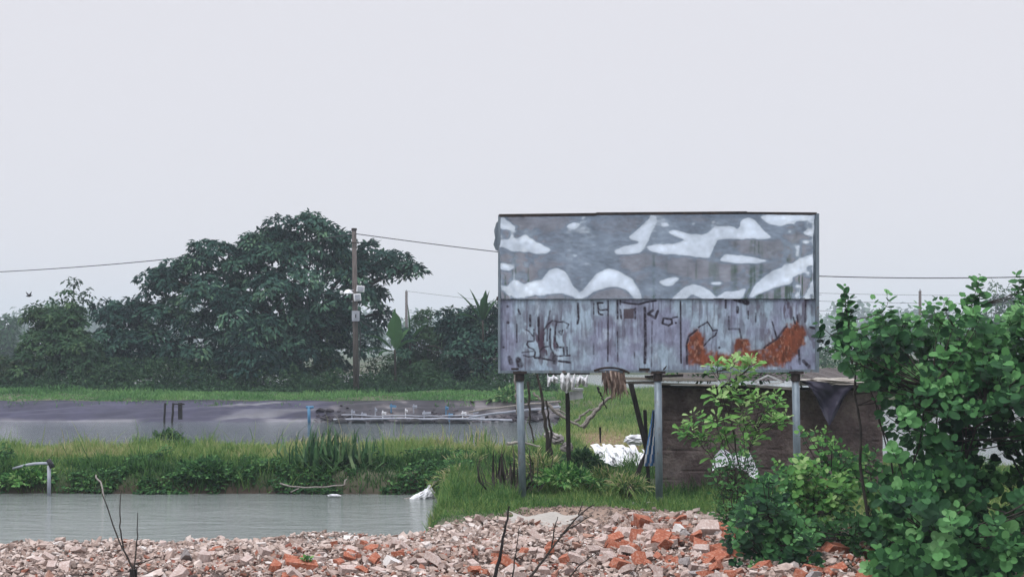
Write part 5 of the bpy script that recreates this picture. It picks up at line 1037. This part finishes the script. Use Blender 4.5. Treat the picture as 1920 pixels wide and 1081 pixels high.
bases = [(x, y, float(hgt(x, y)) - .1) for x, y in ((4.9, 19.3), (5.4, 19.6), (5.9, 19.2), (6.6, 19.5), (7.4, 19.3), (8.2, 19.2), (5.2, 18.9))]
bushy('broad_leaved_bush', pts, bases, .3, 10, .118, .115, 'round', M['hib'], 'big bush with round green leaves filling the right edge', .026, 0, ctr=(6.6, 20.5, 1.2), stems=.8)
# tall spires of the same bush
sp = [at(u, v, 18.6) for u, v in ((1585, 568), (1588, 585), (1592, 602), (1655, 610), (1662, 585), (1700, 618), (1752, 600), (1827, 550), (1835, 570), (1820, 578), (1905, 560), (1918, 545), (1775, 595), (1590, 600), (1555, 628), (1575, 635), (1660, 596), (1665, 620), (1732, 602), (1775, 590), (1830, 558), (1832, 580), (1915, 552), (1600, 660), (1620, 690), (1555, 655), (1700, 622), (1800, 592))]
bushy('spire_shoots', sp, [(5.3, 19.0, 0), (6.1, 19.1, 0)], .22, 8, .11, .105, 'round', M['hib'], 'tall leafy shoots rising above the left part of the big bush', .012, -.12, ctr=(6, 19, -3), stems=1)
# sapling in front of the brown wall
cl_ = [(1385, 700, 14), (1400, 730, 18), (1370, 745, 16), (1345, 745, 12), (1420, 760, 18), (1455, 765, 14), (1395, 775, 22), (1440, 790, 14), (1460, 790, 8), (1390, 805, 16), (1310, 800, 14), (1330, 825, 14), (1298, 815, 8), (1350, 835, 14), (1365, 830, 12), (1395, 840, 14), (1335, 800, 10), (1410, 690, 8), (1376, 690, 8), (1415, 810, 12), (1350, 700, 8)]
pts = []
for u, v, s_ in cl_:
    for _ in range(4): pts.append(at(u + rng.normal(0, s_ * .6), v + rng.normal(0, s_ * .6), 22 + rng.normal(0, .22)))
sb = at(1392, 1010, 21.8); sb[2] = float(hgt(sb[0], sb[1])) - .1
bushy('sapling', pts, [sb, sb + [.06, .05, 0]], .11, 8, .15, .085, 'obov', M['sap'], 'slender sapling with pale green leaves in front of the brown wall', .016, .32, 'sapling', ctr=sb + [0, 0, .8], stems=.8)
# low shrubs between sapling and the big bush
def region(poly, n, Y0, dY, zlo=.05):
    P = []; pa = np.array(poly)
    while len(P) < n:
        u, v = rng.uniform(pa[:, 0].min(), pa[:, 0].max()), rng.uniform(pa[:, 1].min(), pa[:, 1].max())
        if inpoly(np.array([u]), np.array([v]), poly)[0]:
            q = at(u, v, Y0 + rng.uniform(-dY, dY))
            if q[2] > float(hgt(q[0], q[1])) + zlo: P.append(q)
    return P
P = region([(1440, 930), (1455, 885), (1500, 868), (1560, 905), (1600, 905), (1590, 960), (1530, 1000), (1510, 1040), (1500, 1060), (1460, 1030), (1440, 980)], 150, 20.0, .6)
b0 = at(1460, 1060, 20.2); b0[2] = float(hgt(b0[0], b0[1])) - .05
bushy('green_shrub', P, [b0, b0 + [.3, .1, 0], b0 + [.6, .1, 0]], .16, 8, .10, .075, 'round', M['sap'], 'bright green low shrub below the right billboard post', .014, .05, ctr=b0 + [.3, .3, -.2], stems=.5)
P = region([(1335, 870), (1400, 850), (1420, 900), (1420, 1000), (1390, 1050), (1345, 1000)], 90, 21.2, .4)
bushy('dark_shrub', P, [b0 + [-.4, .9, 0], b0 + [-.6, 1.1, 0]], .18, 7, .09, .06, 'obov', M['weed'], 'dark leafy shrub at the foot of the sapling', .014, .1, ctr=b0 + [-.5, 1.2, -.2], stems=.7)
P = region([(1500, 820), (1530, 815), (1570, 845), (1640, 860), (1650, 960), (1590, 930), (1540, 880)], 90, 21.2, .6)
bushy('twiggy_shrub', P, [b0 + [1.3, 1.2, 0], b0 + [1.6, 1.3, 0]], .18, 6, .09, .07, 'round', M['sap'], 'thin twiggy shrub between the right post and the big bush', .012, -.05, ctr=b0 + [1.3, 1.6, -.2], stems=.9)
P = region([(1500, 990), (1560, 985), (1600, 960), (1640, 980), (1640, 1081), (1600, 1040), (1520, 1081), (1480, 1081), (1480, 1040)], 70, 19.0, .5)
bushy('dark_shrub', P, [b0 + [.7, -.7, 0]], .16, 6, .08, .06, 'round', M['weed'], 'dark low shrub among the bricks beside the big bush', .01, 0, ctr=b0 + [.8, -.5, -.2], stems=.8)
P = region([(1385, 960), (1440, 900), (1480, 960), (1520, 1010), (1530, 1090), (1400, 1090), (1370, 1030)], 190, 18.2, .8)
bd_ = at(1455, 1100, 18.4); bd_[2] = float(hgt(bd_[0], bd_[1])) - .05
bushy('dark_shrub', P, [bd_, bd_ + [.2, .1, 0]], .16, 7, .095, .075, 'round', M['hib'], 'dark green shrub reaching the bottom edge just right of the brick pile', .012, -.12, ctr=bd_ + [.1, .4, -.1], stems=.7)
# leafy bush showing over the hut roof
P = region([(1255, 700), (1330, 694), (1480, 694), (1500, 716), (1290, 714)], 60, 29.4, .9)
bushy('roof_creeper', P, [(4.3, 31.0, 2.2), (6.0, 31.0, 2.2)], .2, 7, .14, .07, 'obov', M['weed'], 'green creeper growing over the hut roof below the billboard', .01, .3, stems=.4)

# ---------------------------------------------------------------- unseen buildings and trees behind the camera, added for the upper sheet's reflections
for i, (x0, x1, hh, lab) in enumerate(((-110, -22.1, 8.5, 'left one of two unseen blue grey buildings added behind the viewer for the sheet reflections'), (-21.9, 110, 9.0, 'right one of two unseen blue grey buildings added behind the viewer for the sheet reflections'))):
    t = empty('reflection_building', ((x0 + x1) / 2, -25, 0), lab, 'building', 'unseen buildings added for the sheet reflections')
    wins = [(x, z) for x in np.arange(x0 + 2, x1 - 2, 4.0) for z in (1.8, 5.2)]
    mk('wall', box(((x0 + x1) / 2, -28, hh / 2), (x1 - x0, 6, hh)), M['facade'], t)
    mk('roof', box(((x0 + x1) / 2, -28, hh + .1), (x1 - x0 + .8, 6.8, .2)), M['tin'], t)
    for x, z in wins: mk('window', box((x, -24.98, z), (1.4, .06, 1.3)), M['grey_plastic'], t)
out_ = []  # tree belt out of view, put in to give the sheet dark reflections
r2 = np.random.default_rng(77)
for i in range(34):
    x = -95 + i * 6 + r2.uniform(-2, 2); y = -38 - r2.uniform(0, 10); H_ = r2.uniform(9, 12); R = H_ * .42; mm = 420
    d = rdir(mm); P = np.array([x, y, H_ * .5]) + d * [R, R, H_ * .5] * r2.uniform(.3, 1.05, mm)[:, None]; out_.append(leaves(P, rdir(mm), d + rdir(mm) * .4, H_ * .13, H_ * .09, 'dia'))
mk('reflection_woods', join(*out_), M['mid_leaf'], label='unseen belt of trees added behind the viewer for dark sheet reflections', cat='woods', kind='stuff')

# ---------------------------------------------------------------- haze
hz = bpy.data.materials.new('haze_air'); hz.use_nodes = True; n = hz.node_tree; n.nodes.clear(); o = n.nodes.new('ShaderNodeOutputMaterial'); pv_ = n.nodes.new('ShaderNodeVolumePrincipled')
pv_.inputs['Color'].default_value = (.80, .90, 1, 1); pv_.inputs['Density'].default_value = .0007; pv_.inputs['Anisotropy'].default_value = 0
n.links.new(pv_.outputs[0], o.inputs['Volume'])
V, F = box((0, 620, 38), (2500, 1560, 82)); V[:, 2] = np.where(V[:, 2] < 0, -3.0, 48)
mk('haze', (V, F), hz, kind='stuff', org=(0, 0, 0), label='thin pale mist over the ponds', cat='haze')
